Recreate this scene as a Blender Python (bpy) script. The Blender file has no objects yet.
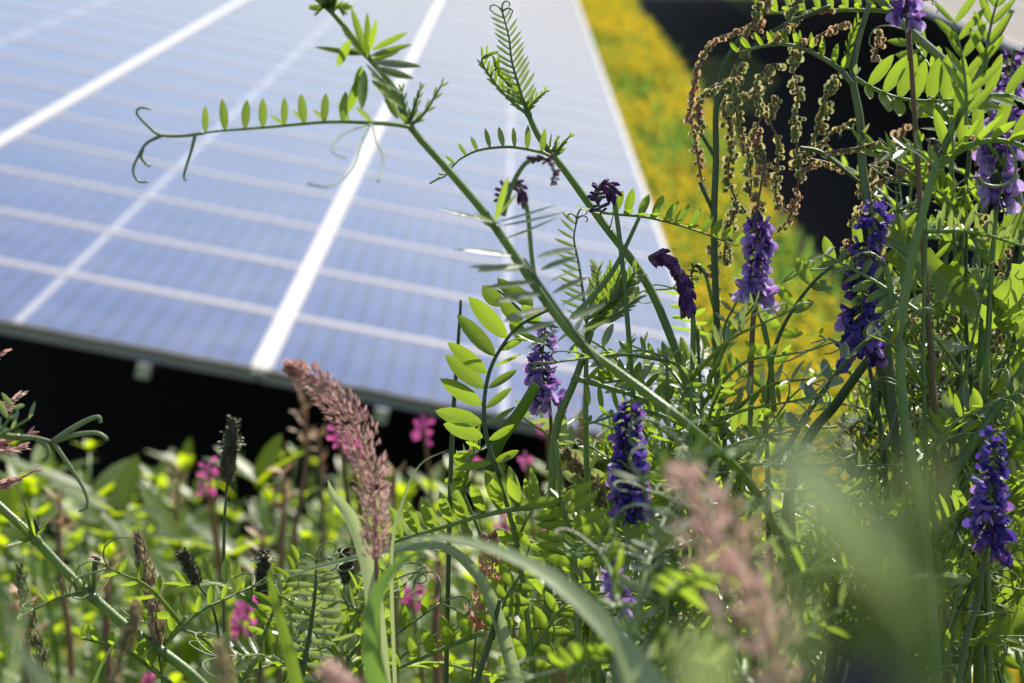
import bpy, math, random
import numpy as np
from mathutils import Vector, Matrix
R = math.radians
rng = random.Random(7)
sc = bpy.context.scene
col = sc.collection
# ------------------------------------------------------------------ camera
W_PX, H_PX, F_PX = 1024, 683, 2380.0
PITCH, YAW, CAMH = R(11.93), R(0.17), 1.25
cam_d = bpy.data.cameras.new('camera'); cam = bpy.data.objects.new('camera', cam_d); col.objects.link(cam)
cam.location = (0, 0, CAMH); cam.rotation_euler = (R(90) - PITCH, 0, YAW)
cam_d.sensor_width = 22.3; cam_d.lens = 22.3 * F_PX / W_PX
cam_d.clip_start = 0.01; cam_d.clip_end = 3000
cam_d.dof.use_dof = True; cam_d.dof.focus_distance = 1.06; cam_d.dof.aperture_fstop = 9.4
cam_d.dof.aperture_blades = 7
sc.camera = cam
CR = np.array(cam.rotation_euler.to_matrix()); CL = np.array((0, 0, CAMH))
RT, UP, TW = CR[:, 0], CR[:, 1], CR[:, 2]

def P(px, py, z):
    """world point seen at that pixel, z metres in front of the lens"""
    return CL + RT * ((px - W_PX / 2) / F_PX * z) + UP * ((H_PX / 2 - py) / F_PX * z) - TW * z
def cv(r, u, t):
    v = RT * r + UP * u + TW * t
    return v / (np.linalg.norm(v) + 1e-12)
def unit(v):
    return v / (np.linalg.norm(v) + 1e-12)
def proj(p):
    d = np.asarray(p) - CL; z = -d @ TW
    return (W_PX / 2 + d @ RT / z * F_PX, H_PX / 2 - d @ UP / z * F_PX, z)
def ground_z(x, y):
    t = min(max((y - 1.6) / 5.4, 0), 1); t = t * t * (3 - 2 * t)
    return -1.25 * t + 0.02 * math.sin(1.3 * x + .7 * y) * min(1, y / 3 if y > 0 else 0)

# ------------------------------------------------------------------ materials
def nmat(name):
    m = bpy.data.materials.new(name); m.use_nodes = True
    nt = m.node_tree; nt.nodes.clear()
    return m, nt, nt.nodes.new
def ramp(nt, stops):
    r = nt.nodes.new('ShaderNodeValToRGB')
    el = r.color_ramp.elements
    while len(el) < len(stops): el.new(.5)
    for e, (p, c) in zip(el, stops): e.position = p; e.color = (*c, 1)
    return r
def leafy(name, stops, trans, tw=.5, rough=.45, scale=60, obj=.5, spec=.5, veins=False):
    """leaf / petal tissue: skin that reflects and lets light through"""
    m, nt, N = nmat(name); L = nt.links.new
    tc = N('ShaderNodeTexCoord'); no = N('ShaderNodeTexNoise'); no.inputs['Scale'].default_value = scale; no.inputs['Detail'].default_value = 4
    L(tc.outputs['Object'], no.inputs['Vector'])
    oi = N('ShaderNodeObjectInfo')
    a = N('ShaderNodeMath'); a.operation = 'MULTIPLY_ADD'; a.inputs[1].default_value = obj; a.inputs[2].default_value = -obj / 2
    L(oi.outputs['Random'], a.inputs[0])
    b = N('ShaderNodeMath'); b.operation = 'ADD'; L(a.outputs[0], b.inputs[0]); L(no.outputs['Fac'], b.inputs[1])
    r = ramp(nt, stops); L(b.outputs[0], r.inputs[0])
    at = N('ShaderNodeAttribute'); at.attribute_name = 'midrib'; pw = N('ShaderNodeMath'); pw.operation = 'POWER'; pw.inputs[1].default_value = 5; L(at.outputs['Fac'], pw.inputs[0])
    m5 = N('ShaderNodeMath'); m5.operation = 'MULTIPLY'; m5.inputs[1].default_value = .45; L(pw.outputs[0], m5.inputs[0])
    vm = N('ShaderNodeMix'); vm.data_type = 'RGBA'; L(m5.outputs[0], vm.inputs[0]); L(r.outputs[0], vm.inputs[6]); vm.inputs[7].default_value = (.24, .30, .14, 1)
    p = N('ShaderNodeBsdfPrincipled'); L(vm.outputs[2] if veins else r.outputs[0], p.inputs['Base Color'])
    p.inputs['Roughness'].default_value = rough; p.inputs['Specular IOR Level'].default_value = spec
    t = N('ShaderNodeBsdfTranslucent')
    mx = N('ShaderNodeMix'); mx.data_type = 'RGBA'; mx.blend_type = 'MULTIPLY'; mx.inputs[0].default_value = .0
    mix = N('ShaderNodeMix'); mix.data_type = 'RGBA'; mix.inputs[0].default_value = .35
    mix.inputs[6].default_value = (*trans, 1); L(r.outputs[0], mix.inputs[7]); L(mix.outputs[2], t.inputs['Color'])
    ms = N('ShaderNodeMixShader'); ms.inputs[0].default_value = tw
    L(p.outputs[0], ms.inputs[1]); L(t.outputs[0], ms.inputs[2])
    bp = N('ShaderNodeBump'); bp.inputs['Strength'].default_value = .3; bp.inputs['Distance'].default_value = .0006
    n2 = N('ShaderNodeTexNoise'); n2.inputs['Scale'].default_value = scale * 12; L(tc.outputs['Object'], n2.inputs['Vector'])
    L(n2.outputs['Fac'], bp.inputs['Height']); L(bp.outputs[0], p.inputs['Normal'])
    o = N('ShaderNodeOutputMaterial'); L(ms.outputs[0], o.inputs[0])
    return m
def solid(name, c, rough=.6, metal=0.0, spec=.5, var=.25, scale=30, c2=None):
    m, nt, N = nmat(name); L = nt.links.new
    tc = N('ShaderNodeTexCoord'); no = N('ShaderNodeTexNoise'); no.inputs['Scale'].default_value = scale; no.inputs['Detail'].default_value = 5
    L(tc.outputs['Object'], no.inputs['Vector'])
    c2 = c2 or tuple(x * (1 - var) for x in c)
    r = ramp(nt, [(.35, c2), (.65, c)]); L(no.outputs['Fac'], r.inputs[0])
    p = N('ShaderNodeBsdfPrincipled'); L(r.outputs[0], p.inputs['Base Color'])
    p.inputs['Roughness'].default_value = rough; p.inputs['Metallic'].default_value = metal; p.inputs['Specular IOR Level'].default_value = spec
    o = N('ShaderNodeOutputMaterial'); L(p.outputs[0], o.inputs[0])
    return m
M = {}
M['vetch'] = leafy('vetch_leaf', [(.25, (.028, .060, .010)), (.5, (.062, .110, .016)), (.8, (.11, .15, .045))], (.42, .60, .03), .50, .36, 45, .8, .7, veins=True)
M['vetch_grey'] = leafy('vetch_leaf_downy', [(.3, (.085, .12, .050)), (.7, (.16, .19, .11))], (.40, .52, .10), .34, .38, 60, .6, .9, veins=True)
M['young'] = leafy('young_leaf', [(.25, (.050, .10, .012)), (.75, (.11, .17, .025))], (.44, .62, .04), .50, .42, 60, .7, .5, veins=True)
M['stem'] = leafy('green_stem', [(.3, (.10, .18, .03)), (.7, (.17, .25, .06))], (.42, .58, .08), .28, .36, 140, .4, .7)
M['stem_dark'] = leafy('shaded_stem', [(.3, (.06, .10, .03)), (.7, (.10, .14, .05))], (.16, .22, .06), .12, .55, 90, .3, .4)  # darker copy of the green stem, shade put into its colour
M['stem_red'] = leafy('reddish_stem', [(.3, (.14, .12, .05)), (.7, (.22, .11, .06))], (.3, .2, .08), .2, .5, 70, .3, .4)
M['tendril'] = leafy('tendril_skin', [(.3, (.16, .22, .08)), (.7, (.22, .27, .13))], (.3, .4, .15), .3, .4, 90, .3, .5)
M['violet'] = leafy('violet_petal', [(.25, (.07, .025, .16)), (.5, (.19, .085, .37)), (.78, (.44, .30, .60))], (.42, .18, .62), .38, .45, 260, .8, .4)
M['indigo'] = leafy('indigo_petal', [(.25, (.020, .012, .11)), (.5, (.07, .04, .27)), (.85, (.22, .15, .50))], (.16, .08, .55), .30, .45, 260, .8, .4)
M['plum'] = leafy('plum_bud', [(.3, (.06, .018, .10)), (.55, (.13, .035, .19)), (.8, (.20, .12, .16))], (.32, .06, .34), .28, .6, 260, .5, .3)
M['lilac'] = leafy('lilac_petal_tip', [(.3, (.30, .17, .50)), (.7, (.58, .46, .74))], (.55, .36, .74), .4, .5, 300, .5, .3)
M['calyx'] = leafy('calyx_skin', [(.3, (.09, .04, .09)), (.7, (.13, .14, .08))], (.25, .15, .15), .3, .6, 200, .4, .3)
M['sorrel'] = leafy('sorrel_seed_husk', [(.34, (.34, .13, .08)), (.46, (.26, .24, .08)), (.6, (.14, .24, .06)), (.75, (.30, .34, .14))], (.68, .62, .2), .46, .5, 60, .25, .5)
M['sorrel_red'] = leafy('sorrel_red_husk', [(.34, (.42, .16, .11)), (.5, (.42, .24, .15)), (.7, (.38, .36, .18))], (.75, .48, .28), .42, .5, 90, .25, .5)
M['broad'] = leafy('broad_leaf', [(.25, (.030, .060, .008)), (.5, (.060, .115, .012)), (.8, (.10, .16, .02))], (.66, .84, .008), .60, .42, 9, 1.0, .6, veins=True)
M['blade'] = leafy('grass_blade', [(.3, (.06, .13, .025)), (.7, (.10, .18, .045))], (.30, .52, .06), .4, .42, 20, .4, .6)
M['blade_pale'] = leafy('pale_grass_blade', [(.3, (.24, .31, .15)), (.7, (.32, .38, .21))], (.50, .60, .22), .42, .4, 20, .3, .7)
M['pinkgrass'] = leafy('pink_grass_husk', [(.34, (.26, .11, .11)), (.48, (.42, .23, .21)), (.66, (.62, .50, .42))], (.70, .42, .38), .40, .6, 420, .3, .3)
M['tangrass'] = leafy('tan_grass_husk', [(.3, (.16, .15, .07)), (.5, (.28, .24, .13)), (.75, (.38, .27, .20))], (.45, .38, .18), .34, .6, 160, .3, .3)
M['greengrass'] = leafy('green_grass_husk', [(.3, (.10, .14, .05)), (.6, (.20, .22, .10)), (.8, (.32, .28, .18))], (.36, .40, .14), .3, .6, 160, .3, .3)
M['plantain'] = solid('plantain_head', (.10, .085, .045), .8, c2=(.04, .035, .02), scale=300)
M['anther'] = leafy('pale_anther', [(.3, (.45, .45, .28)), (.7, (.6, .58, .4))], (.6, .6, .35), .3, .6)
M['pink'] = leafy('pink_petal', [(.3, (.50, .06, .26)), (.6, (.66, .13, .38)), (.8, (.72, .28, .45))], (.85, .16, .50), .4, .6, 60, .3, .3)
M['yellow'] = leafy('yellow_petal', [(.3, (.62, .43, .006)), (.7, (.74, .55, .012))], (.84, .64, .006), .36, .8, 8, .3, .1)
M['alu'] = solid('aluminium_frame', (.30, .29, .30), .45, .2, var=.06, scale=8)
M['moss'] = solid('moss_and_dirt', (.10, .09, .06), .9, c2=(.03, .035, .015), scale=60)
M['wing'] = leafy('pale_seed_wing', [(.36, (.13, .25, .06)), (.47, (.22, .28, .10)), (.54, (.44, .15, .11)), (.7, (.38, .09, .08))], (.58, .50, .26), .45, .5, 60, .2, .4)
M['nut'] = leafy('green_seed', [(.3, (.10, .15, .04)), (.7, (.20, .17, .06))], (.3, .35, .1), .25, .35, 40, .5, .6)
M['cap'] = solid('bright_aluminium_cap', (.44, .425, .41), .45, .0, var=.12, scale=3)
M['rail'] = solid('galvanised_steel', (.50, .52, .54), .4, .7, var=.2, scale=20)

def glass_mat():
    m, nt, N = nmat('solar_cells_under_glass'); L = nt.links.new
    tc = N('ShaderNodeTexCoord'); sp = N('ShaderNodeSeparateXYZ'); L(tc.outputs['Object'], sp.inputs[0])
    def mth(op, a, b=None):
        n = N('ShaderNodeMath'); n.operation = op
        for i, v in enumerate((a, b)):
            if v is None: continue
            if isinstance(v, (int, float)): n.inputs[i].default_value = v
            else: L(v, n.inputs[i])
        return n.outputs[0]
    x, y = sp.outputs[0], sp.outputs[1]
    ax, ay = mth('ABSOLUTE', x), mth('ABSOLUTE', y)
    # white backsheet shows along the border and down the middle gap
    ms = mth('MAXIMUM', mth('GREATER_THAN', ay, .443), mth('MAXIMUM', mth('GREATER_THAN', ax, .815), mth('LESS_THAN', ax, .015)))
    pitch = .080
    fx = mth('FRACT', mth('DIVIDE', mth('SUBTRACT', ax, .015), pitch))
    lx = mth('GREATER_THAN', mth('ABSOLUTE', mth('SUBTRACT', fx, .5)), .36)
    fy = mth('FRACT', mth('DIVIDE', mth('ADD', y, .443), .1477))
    ly = mth('GREATER_THAN', mth('ABSOLUTE', mth('SUBTRACT', fy, .5)), .45)
    no = N('ShaderNodeTexNoise'); no.inputs['Scale'].default_value = 9; no.inputs['Detail'].default_value = 6; L(tc.outputs['Object'], no.inputs['Vector'])
    cell = ramp(nt, [(.3, (.016, .026, .085)), (.7, (.028, .042, .12))]); L(no.outputs['Fac'], cell.inputs[0])
    def mixc(f, a, b):
        n = N('ShaderNodeMix'); n.data_type = 'RGBA'
        if isinstance(f, (int, float)): n.inputs[0].default_value = f
        else: L(f, n.inputs[0])
        for i, v in ((6, a), (7, b)):
            if isinstance(v, tuple): n.inputs[i].default_value = (*v, 1)
            else: L(v, n.inputs[i])
        return n.outputs[2]
    c = mixc(lx, cell.outputs[0], (.003, .005, .022)); c = mixc(ly, c, (.010, .016, .06)); c = mixc(ms, c, (.26, .245, .27))
    n2 = N('ShaderNodeTexNoise'); n2.inputs['Scale'].default_value = 2.3; n2.inputs['Detail'].default_value = 8; L(tc.outputs['Object'], n2.inputs['Vector'])
    dust = mth('MULTIPLY', mth('POWER', n2.outputs['Fac'], 2.5), .28)
    c = mixc(dust, c, (.42, .40, .38))
    p = N('ShaderNodeBsdfPrincipled'); L(c, p.inputs['Base Color']); rn = mth('ADD', mth('MULTIPLY', n2.outputs['Fac'], .16), .05); L(rn, p.inputs['Roughness'])
    p.inputs['IOR'].default_value = 1.38
    o = N('ShaderNodeOutputMaterial'); L(p.outputs[0], o.inputs[0])
    return m
M['glass'] = glass_mat()

def ground_mat():
    m, nt, N = nmat('meadow_ground'); L = nt.links.new
    tc = N('ShaderNodeTexCoord')
    n1 = N('ShaderNodeTexNoise'); n1.inputs['Scale'].default_value = .9; n1.inputs['Detail'].default_value = 6
    n2 = N('ShaderNodeTexNoise'); n2.inputs['Scale'].default_value = 7; n2.inputs['Detail'].default_value = 6
    L(tc.outputs['Object'], n1.inputs['Vector']); L(tc.outputs['Object'], n2.inputs['Vector'])
    a = N('ShaderNodeMath'); a.operation = 'MULTIPLY_ADD'; a.inputs[1].default_value = .5; L(n2.outputs['Fac'], a.inputs[0])
    b = N('ShaderNodeMath'); b.operation = 'MULTIPLY'; b.inputs[1].default_value = .5; L(n1.outputs['Fac'], b.inputs[0]); L(b.outputs[0], a.inputs[2])
    r = ramp(nt, [(.38, (.05, .075, .015)), (.5, (.10, .12, .02)), (.62, (.19, .15, .02))]); L(a.outputs[0], r.inputs[0])
    # the shade under the arrays is coloured in by separate near-black sheets
    p = N('ShaderNodeBsdfPrincipled'); L(r.outputs[0], p.inputs['Base Color']); p.inputs['Roughness'].default_value = .95
    p.inputs['Specular IOR Level'].default_value = .1
    bp = N('ShaderNodeBump'); bp.inputs['Distance'].default_value = .05; L(n2.outputs['Fac'], bp.inputs['Height']); L(bp.outputs[0], p.inputs['Normal'])
    o = N('ShaderNodeOutputMaterial'); L(p.outputs[0], o.inputs[0])
    return m
M['ground'] = ground_mat()
M['soil'] = solid('shade_dark_soil', (.020, .017, .011), .95, spec=.05, scale=6)  # near-black soil: the shade under the arrays is put into its colour

# ------------------------------------------------------------------ mesh builder
class MB:
    def __init__(s): s.v = []; s.f = []; s.m = []; s.a = {}
    def add(s, verts, faces, mi=0):
        o = len(s.v); s.v.extend([tuple(map(float, q)) for q in verts])
        s.f.extend([tuple(o + i for i in f) for f in faces]); s.m.extend([mi] * len(faces))
    def tube(s, pts, rad, n=6, mi=0, cap=True):
        pts = np.asarray(pts, float); k = len(pts)
        rad = np.interp(np.linspace(0, 1, k), np.linspace(0, 1, len(rad)), rad) if np.ndim(rad) else np.full(k, rad)
        T = np.gradient(pts, axis=0); T /= (np.linalg.norm(T, axis=1)[:, None] + 1e-12)
        a = np.array((0, 0, 1.)) if abs(T[0][2]) < .9 else np.array((1., 0, 0))
        u = unit(np.cross(T[0], a)); vs = []
        for i in range(k):
            u = unit(u - T[i] * (u @ T[i])); w = np.cross(T[i], u)
            for j in range(n):
                t = 2 * math.pi * j / n
                vs.append(pts[i] + rad[i] * (math.cos(t) * u + math.sin(t) * w))
        fs = [(i * n + j, i * n + (j + 1) % n, (i + 1) * n + (j + 1) % n, (i + 1) * n + j) for i in range(k - 1) for j in range(n)]
        if cap: fs += [tuple(range(n))[::-1], tuple(range((k - 1) * n, k * n))]
        s.add(vs, fs, mi)
    def ridged(s, pts, rad, mi=0):
        o = len(s.v); s.tube(pts, rad, 12, mi); pts = np.asarray(pts)
        for i in range(len(pts)):
            for j in range(0, 12, 2):
                k = o + i * 12 + j; v = np.array(s.v[k]); s.v[k] = tuple(pts[i] + (v - pts[i]) * .80)
    def blade(s, b, d, n, L, W, fold=.25, curl=0.0, prof=None, seg=7, mi=0, sag=None, twist=0.0, wob=0.0):
        """a leaflet: midrib from b along d, face normal n, V fold, curling towards n"""
        d = unit(d); n = unit(n - d * (n @ d)); sd = np.cross(d, n); vs = []
        prof = prof or ((0, .12), (.10, .55), (.28, .92), (.5, 1), (.72, .86), (.90, .45), (1, .03))
        p = np.array(b, float); last = 0; ang = 0
        for i, (t, w) in enumerate(prof):
            st = (t - last) * L; last = t
            ang = curl * t
            dd = d * math.cos(ang) + n * math.sin(ang)
            if sag is not None: dd = unit(dd + np.array((0, 0, -sag * t)))
            p = p + dd * st
            nn = unit(n * math.cos(ang) - d * math.sin(ang))
            tw = twist * t
            s2 = sd * math.cos(tw) + nn * math.sin(tw)
            h = W * .5 * w
            up = nn * fold * h
            wv = nn * (wob * h * math.sin(9 * t + 13 * W * 1000))
            vs += [p + s2 * h + up + wv, p + s2 * h * .5 + up * .4, p, p - s2 * h * .5 + up * .4, p - s2 * h + up - wv]
        k = len(prof)
        fs = [(i * 5 + j, i * 5 + j + 1, (i + 1) * 5 + j + 1, (i + 1) * 5 + j) for i in range(k - 1) for j in range(4)]
        for i in range(k): s.a[len(s.v) + i * 5 + 2] = 1.0
        s.add(vs, fs, mi)
    def ball(s, c, r, ax=(0, 0, 1), st=1.0, n=6, k=5, mi=0):
        c = np.array(c); ax = unit(np.array(ax, float)); u = unit(np.cross(ax, (0.3, .9, .2))); w = np.cross(ax, u); vs = []
        for i in range(k):
            ph = math.pi * (i + .02) / (k - 1 + .04)
            for j in range(n):
                t = 2 * math.pi * j / n
                vs.append(c + ax * (-math.cos(ph) * r * st) + (u * math.cos(t) + w * math.sin(t)) * math.sin(ph) * r)
        s.add(vs, [(i * n + j, i * n + (j + 1) % n, (i + 1) * n + (j + 1) % n, (i + 1) * n + j) for i in range(k - 1) for j in range(n)], mi)
    def box(s, c, ax, ay, az, hx, hy, hz, mi=0):
        c = np.array(c, float); vs = [c + ax * hx * i + ay * hy * j + az * hz * k for i in (-1, 1) for j in (-1, 1) for k in (-1, 1)]
        s.add(vs, [(0, 1, 3, 2), (4, 6, 7, 5), (0, 4, 5, 1), (2, 3, 7, 6), (0, 2, 6, 4), (1, 5, 7, 3)], mi)
    def build(s, name, mats, parent=None, smooth=True, origin=None):
        if not isinstance(mats, (list, tuple)): mats = [mats]
        me = bpy.data.meshes.new(name)
        v = np.array(s.v)
        if origin is None: origin = np.array(parent.location) if parent is not None and parent.parent is None else np.zeros(3)
        if parent is not None and parent.parent is not None: origin = np.array(parent.parent.location)
        me.from_pydata((v - origin).tolist(), [], s.f)
        for m in mats: me.materials.append(M[m])
        if len(mats) > 1: me.polygons.foreach_set('material_index', s.m)
        if smooth: me.polygons.foreach_set('use_smooth', [True] * len(s.f))
        if s.a:
            at = me.attributes.new('midrib', 'FLOAT', 'POINT'); z_ = np.zeros(len(s.v), np.float32); z_[list(s.a)] = 1; at.data.foreach_set('value', z_)
        me.update()
        o = bpy.data.objects.new(name, me); col.objects.link(o)
        if parent is None: o.location = origin
        else: o.parent = parent
        return o

def thing(name, label, cat, loc, group=None):
    o = bpy.data.objects.new(name, None); col.objects.link(o); o.empty_display_size = .05
    o.location = loc; o['label'] = label; o['category'] = cat
    if group: o['group'] = group
    return o
def tag(o, label=None, cat=None, group=None, kind=None):
    for k, v in (('label', label), ('category', cat), ('group', group), ('kind', kind)):
        if v: o[k] = v
    return o
def curve(pts, k=24):
    """Catmull-Rom through the points"""
    p = np.asarray(pts, float)
    if len(p) == 2: return p[0] + (p[1] - p[0]) * np.linspace(0, 1, k)[:, None]
    q = np.vstack([2 * p[0] - p[1], p, 2 * p[-1] - p[-2]]); out = []
    m = max(2, int(math.ceil(k / (len(p) - 1))))
    for i in range(len(p) - 1):
        a, b, c, d = q[i:i + 4]
        for j in range(m):
            t = j / m
            out.append(.5 * (2 * b + (c - a) * t + (2 * a - 5 * b + 4 * c - d) * t * t + (3 * b - a - 3 * c + d) * t ** 3))
    out.append(p[-1]); return np.array(out)
def px(pts, z):
    """list of (px,py) or (px,py,z) to world"""
    n = len(pts); out = []
    for i, q in enumerate(pts):
        zz = q[2] if len(q) > 2 else (z if not isinstance(z, tuple) else z[0] + (z[1] - z[0]) * i / max(1, n - 1))
        out.append(P(q[0], q[1], zz))
    return np.array(out)
def to_ground(p, lean=(0, 0)):
    """a few points leading from p down to the soil"""
    x, y, z = p; gx, gy = x + lean[0], y + lean[1]
    g = ground_z(gx, gy) - .01
    return [np.array((x + (gx - x) * .45, y + (gy - y) * .45, z + (g - z) * .5)), np.array((gx, gy, g))]

# ------------------------------------------------------------------ vetch parts
def tendril(mb, p, d, n, L, r=.0005):
    d = unit(d); n = unit(n - d * (n @ d)); s = np.cross(d, n)
    base = [p, p + d * L * .25]
    tip = base[-1]
    mb.tube(curve(base, 4), [r * 1.1, r], 5)
    for k, (a, c) in enumerate(((.9, 1), (-.5, -1), (.1, 1))):
        a += rng.uniform(-.3, .3); l = L * rng.uniform(.6, 1.0); pts = [tip]; q = tip; an = a
        for i in range(9):
            q = q + (d * math.cos(an) + s * math.sin(an) + n * .25 * math.sin(i * .8)) * l / 9
            an += c * (.08 + .10 * i * rng.uniform(.7, 1.3)); pts.append(q)
        mb.tube(pts, [r, r * .55], 5)
def leaf(parent, pts, n=10, L=.024, W=.0052, N=None, lift=.3, fwd=.45, mat='vetch', sides=(1, -1), r=.0007, tend=True, taper=.35, start=.12,
         curl=.15, fold=.3, rollN=0.0, tl=.035, label=None, rstem='stem', jit=.12, droop=0.0):
    c = curve(pts, 30); N = unit(np.array(N if N is not None else (0, 0, 1.)))
    mb = MB(); mb.tube(c, [r * 1.25, r * .55], 6, 1)
    D = np.linalg.norm(np.diff(c, axis=0), axis=1); S = np.concatenate([[0], np.cumsum(D)]); tot = S[-1]
    for k in range(n):
        t = start + (1 - start - .01) * k / max(1, n - 1)
        for si in sides:
            tt = min(.995, max(0.02, t + (.012 if si < 0 else 0) + rng.uniform(-.01, .01)))
            i = min(len(c) - 2, int(np.searchsorted(S, tt * tot)) - 1 if tt > 0 else 0); i = max(0, i)
            f = (tt * tot - S[i]) / (D[i] + 1e-9); b = c[i] + (c[i + 1] - c[i]) * f
            T = unit(c[i + 1] - c[i]); Nn = unit(N - T * (N @ T)); sd = np.cross(T, Nn)
            lf = lift + rng.uniform(-jit, jit); fw = fwd + rng.uniform(-jit, jit)
            side = sd * si * math.cos(lf) + Nn * math.sin(lf)
            d = unit(side * math.cos(fw) + T * math.sin(fw)) + np.array((0, 0, -droop))
            fn = Nn * math.cos(lf) - sd * si * math.sin(lf)
            fn = unit(fn + rng.uniform(-1, 1) * jit * 1.5 * T)
            sz = (1 - taper * t) * rng.uniform(.88, 1.08) * (1 if t > .15 else .9)
            mb.blade(b, d, fn, L * sz, W * sz * rng.uniform(.9, 1.1), fold, curl + rng.uniform(-.1, .15))
    o = mb.build('leaf', [mat, rstem], parent)
    if label: o['label'] = label
    if tend:
        t2 = MB(); T = unit(c[-1] - c[-3]); tendril(t2, c[-1], T, N, tl); t2.build('tendril', 'tendril', o)
    return o
def floret(mb, b, d, down, s=1.0, mi=0, ci=1):
    d = unit(d); down = unit(down - d * (down @ d)); sd = np.cross(d, down)
    pts = [b, b + d * .002 * s, b + d * .005 * s + down * .0004 * s, b + d * .008 * s + down * .0010 * s, b + d * .0108 * s + down * .0018 * s]
    mb.tube(pts[:3], [.0005 * s, .0013 * s, .0014 * s], 6, ci)
    mb.tube(pts[2:], [.0015 * s, .0025 * s, .0023 * s, .0010 * s], 7, mi)
    # banner petal turned up, two wings along the keel
    mb.blade(pts[3] - d * .003 * s, unit(d - down * .35), -down, .0075 * s, .0080 * s, .45, 1.1 + rng.uniform(-.4, .4), mi=mi,
             prof=((0, .4), (.3, .7), (.6, .95), (.85, .95), (1, .5)))
    for q in (1, -1):
        mb.blade(pts[3] + sd * q * .001 * s, unit(d + down * .3 + sd * q * .25), sd * q, .0060 * s, .0050 * s, .3, .4, mi=2,
                 prof=((0, .4), (.35, .95), (.75, .9), (1, .35)))
def raceme(parent, ped, axis, n=26, s=1.0, mat='violet', buds=.0, name='raceme', side=None, spread=1.0, shut=False, pm='stem', label=None, pr=.0009, side_n=0.0):
    """ped: peduncle path up to the flower spike; axis: path of the spike from lowest floret to tip"""
    pc = curve(ped, 16); ac = curve(axis, 20)
    mb = MB(); mb.tube(np.vstack([pc, ac]), [pr * 1.2, pr * 1.0, pr * .45], 6)
    root = mb.build(name, pm, parent)
    if label: root['label'] = label
    side = unit(np.array(side if side is not None else TW, float))
    for k in range(n):
        t = (k + .3) / n; i = min(len(ac) - 2, int(t * (len(ac) - 1)))
        b = ac[i] + (ac[i + 1] - ac[i]) * (t * (len(ac) - 1) - i); T = unit(ac[i + 1] - ac[i])
        s0 = unit(side - T * (side @ T)); s1 = np.cross(T, s0)
        a = (k * 2.4) % (2 * math.pi); a = math.sin(a) * 1.9 * spread + rng.uniform(-.3, .3)
        out = s0 * math.cos(a) + s1 * math.sin(a)
        z = s * .86 * (1 - .50 * t) * rng.uniform(.65, 1.15)
        if not shut and rng.random() < .10: continue
        m2 = MB()
        bud = shut or t > 1 - buds
        if bud:
            z = s * .80 * (1 - .30 * t) * rng.uniform(.75, 1.15)
            d = unit(out * .50 - T * .55 + np.array((0, 0, -.42)) + np.array([rng.uniform(-.15, .15) for _ in range(3)]))
            q = b + d * .0010 * z
            m2.tube([b, q, q + d * .0022 * z], [.0005 * z, .0013 * z, .0014 * z], 6, 1)
            m2.tube([q + d * .0018 * z, q + d * .0036 * z, q + d * .0056 * z, q + d * .0072 * z + np.array((0, 0, -.0008 * z))], [.0010 * z, .0014 * z, .0013 * z, .0003 * z], 7, 0)
            m2.build('floret', ['plum' if mat != 'calyx' else 'calyx', 'calyx'], root)
        else:
            d = unit(out * .85 - T * (.40 - .5 * t) + np.array((0, 0, -.42)) + np.array([rng.uniform(-.25, .25) for _ in range(3)]))
            floret(m2, b, d, np.array((0, 0, -1.)) - T * .2, z)
            m2.build('floret', [mat, 'calyx', 'lilac' if mat == 'violet' else ('violet' if rng.random() < .5 else mat)], root)
    return root
def stipules(mb, p, T, s=1.0):
    for q in range(2):
        v = unit(np.cross(T, np.array((rng.uniform(-1, 1), rng.uniform(-1, 1), .3))))
        mb.blade(p, unit(v * .7 + T * .8), v, .009 * s, .0022 * s, .2, .3)
def stem(parent, pts, r=(.0016, .0010), mat='stem', nodes=(), ground=None, k=40, name='stem'):
    """pts run from the tip to the base; ground=(dx,dy) carries it on to the soil"""
    pts = list(pts)
    c = curve(pts, k)
    if ground is not None: c = np.vstack([c] + [np.array([q]) for q in to_ground(c[-1], ground)])
    mb = MB(); mb.ridged(c, [r[1], r[0], r[0] * 1.05])
    for q in nodes:
        i = int(np.argmin(np.linalg.norm(c - q, axis=1))); i = max(1, min(len(c) - 2, i))
        T = unit(c[i - 1] - c[i]); mb.ball(c[i], (r[0] + r[1]) * .62, T, 1.3); stipules(mb, c[i], T)
    return mb.build(name, mat, parent)
def base_of(pts, lean=(0, 0)):
    p = np.asarray(pts[-1]); return (p[0] + lean[0], p[1] + lean[1], ground_z(p[0] + lean[0], p[1] + lean[1]))
def plant(label, tip_to_base, lean=(0, 0), name='vetch_plant', cat='vetch', group=None):
    return thing(name, label, cat, base_of(tip_to_base, lean), group)
# ------------------------------------------------------------------ light
SUN_EL, SUN_AZ = R(47), R(30)
w = bpy.data.worlds.new('World'); sc.world = w; w.use_nodes = True
nt = w.node_tree; nt.nodes.clear()
sky = nt.nodes.new('ShaderNodeTexSky'); sky.sky_type = 'NISHITA'; sky.sun_disc = False
sky.sun_elevation = SUN_EL; sky.sun_rotation = SUN_AZ; sky.air_density = 1.2; sky.dust_density = 1.6; sky.altitude = 50; sky.ozone_density = 4.5
bg = nt.nodes.new('ShaderNodeBackground'); bg.inputs[1].default_value = .095
wo = nt.nodes.new('ShaderNodeOutputWorld'); tn = nt.nodes.new('ShaderNodeMix'); tn.data_type = 'RGBA'; tn.blend_type = 'MULTIPLY'; tn.inputs[0].default_value = 1; tn.inputs[7].default_value = (1.05, .98, 1.04, 1); nt.links.new(sky.outputs[0], tn.inputs[6]); nt.links.new(tn.outputs[2], bg.inputs[0]); nt.links.new(bg.outputs[0], wo.inputs[0])
sl = bpy.data.lights.new('sun', 'SUN'); sl.energy = 5.0; sl.angle = R(.53); sl.color = (1, .94, .80)
so = bpy.data.objects.new('sun', sl); col.objects.link(so)
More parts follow.
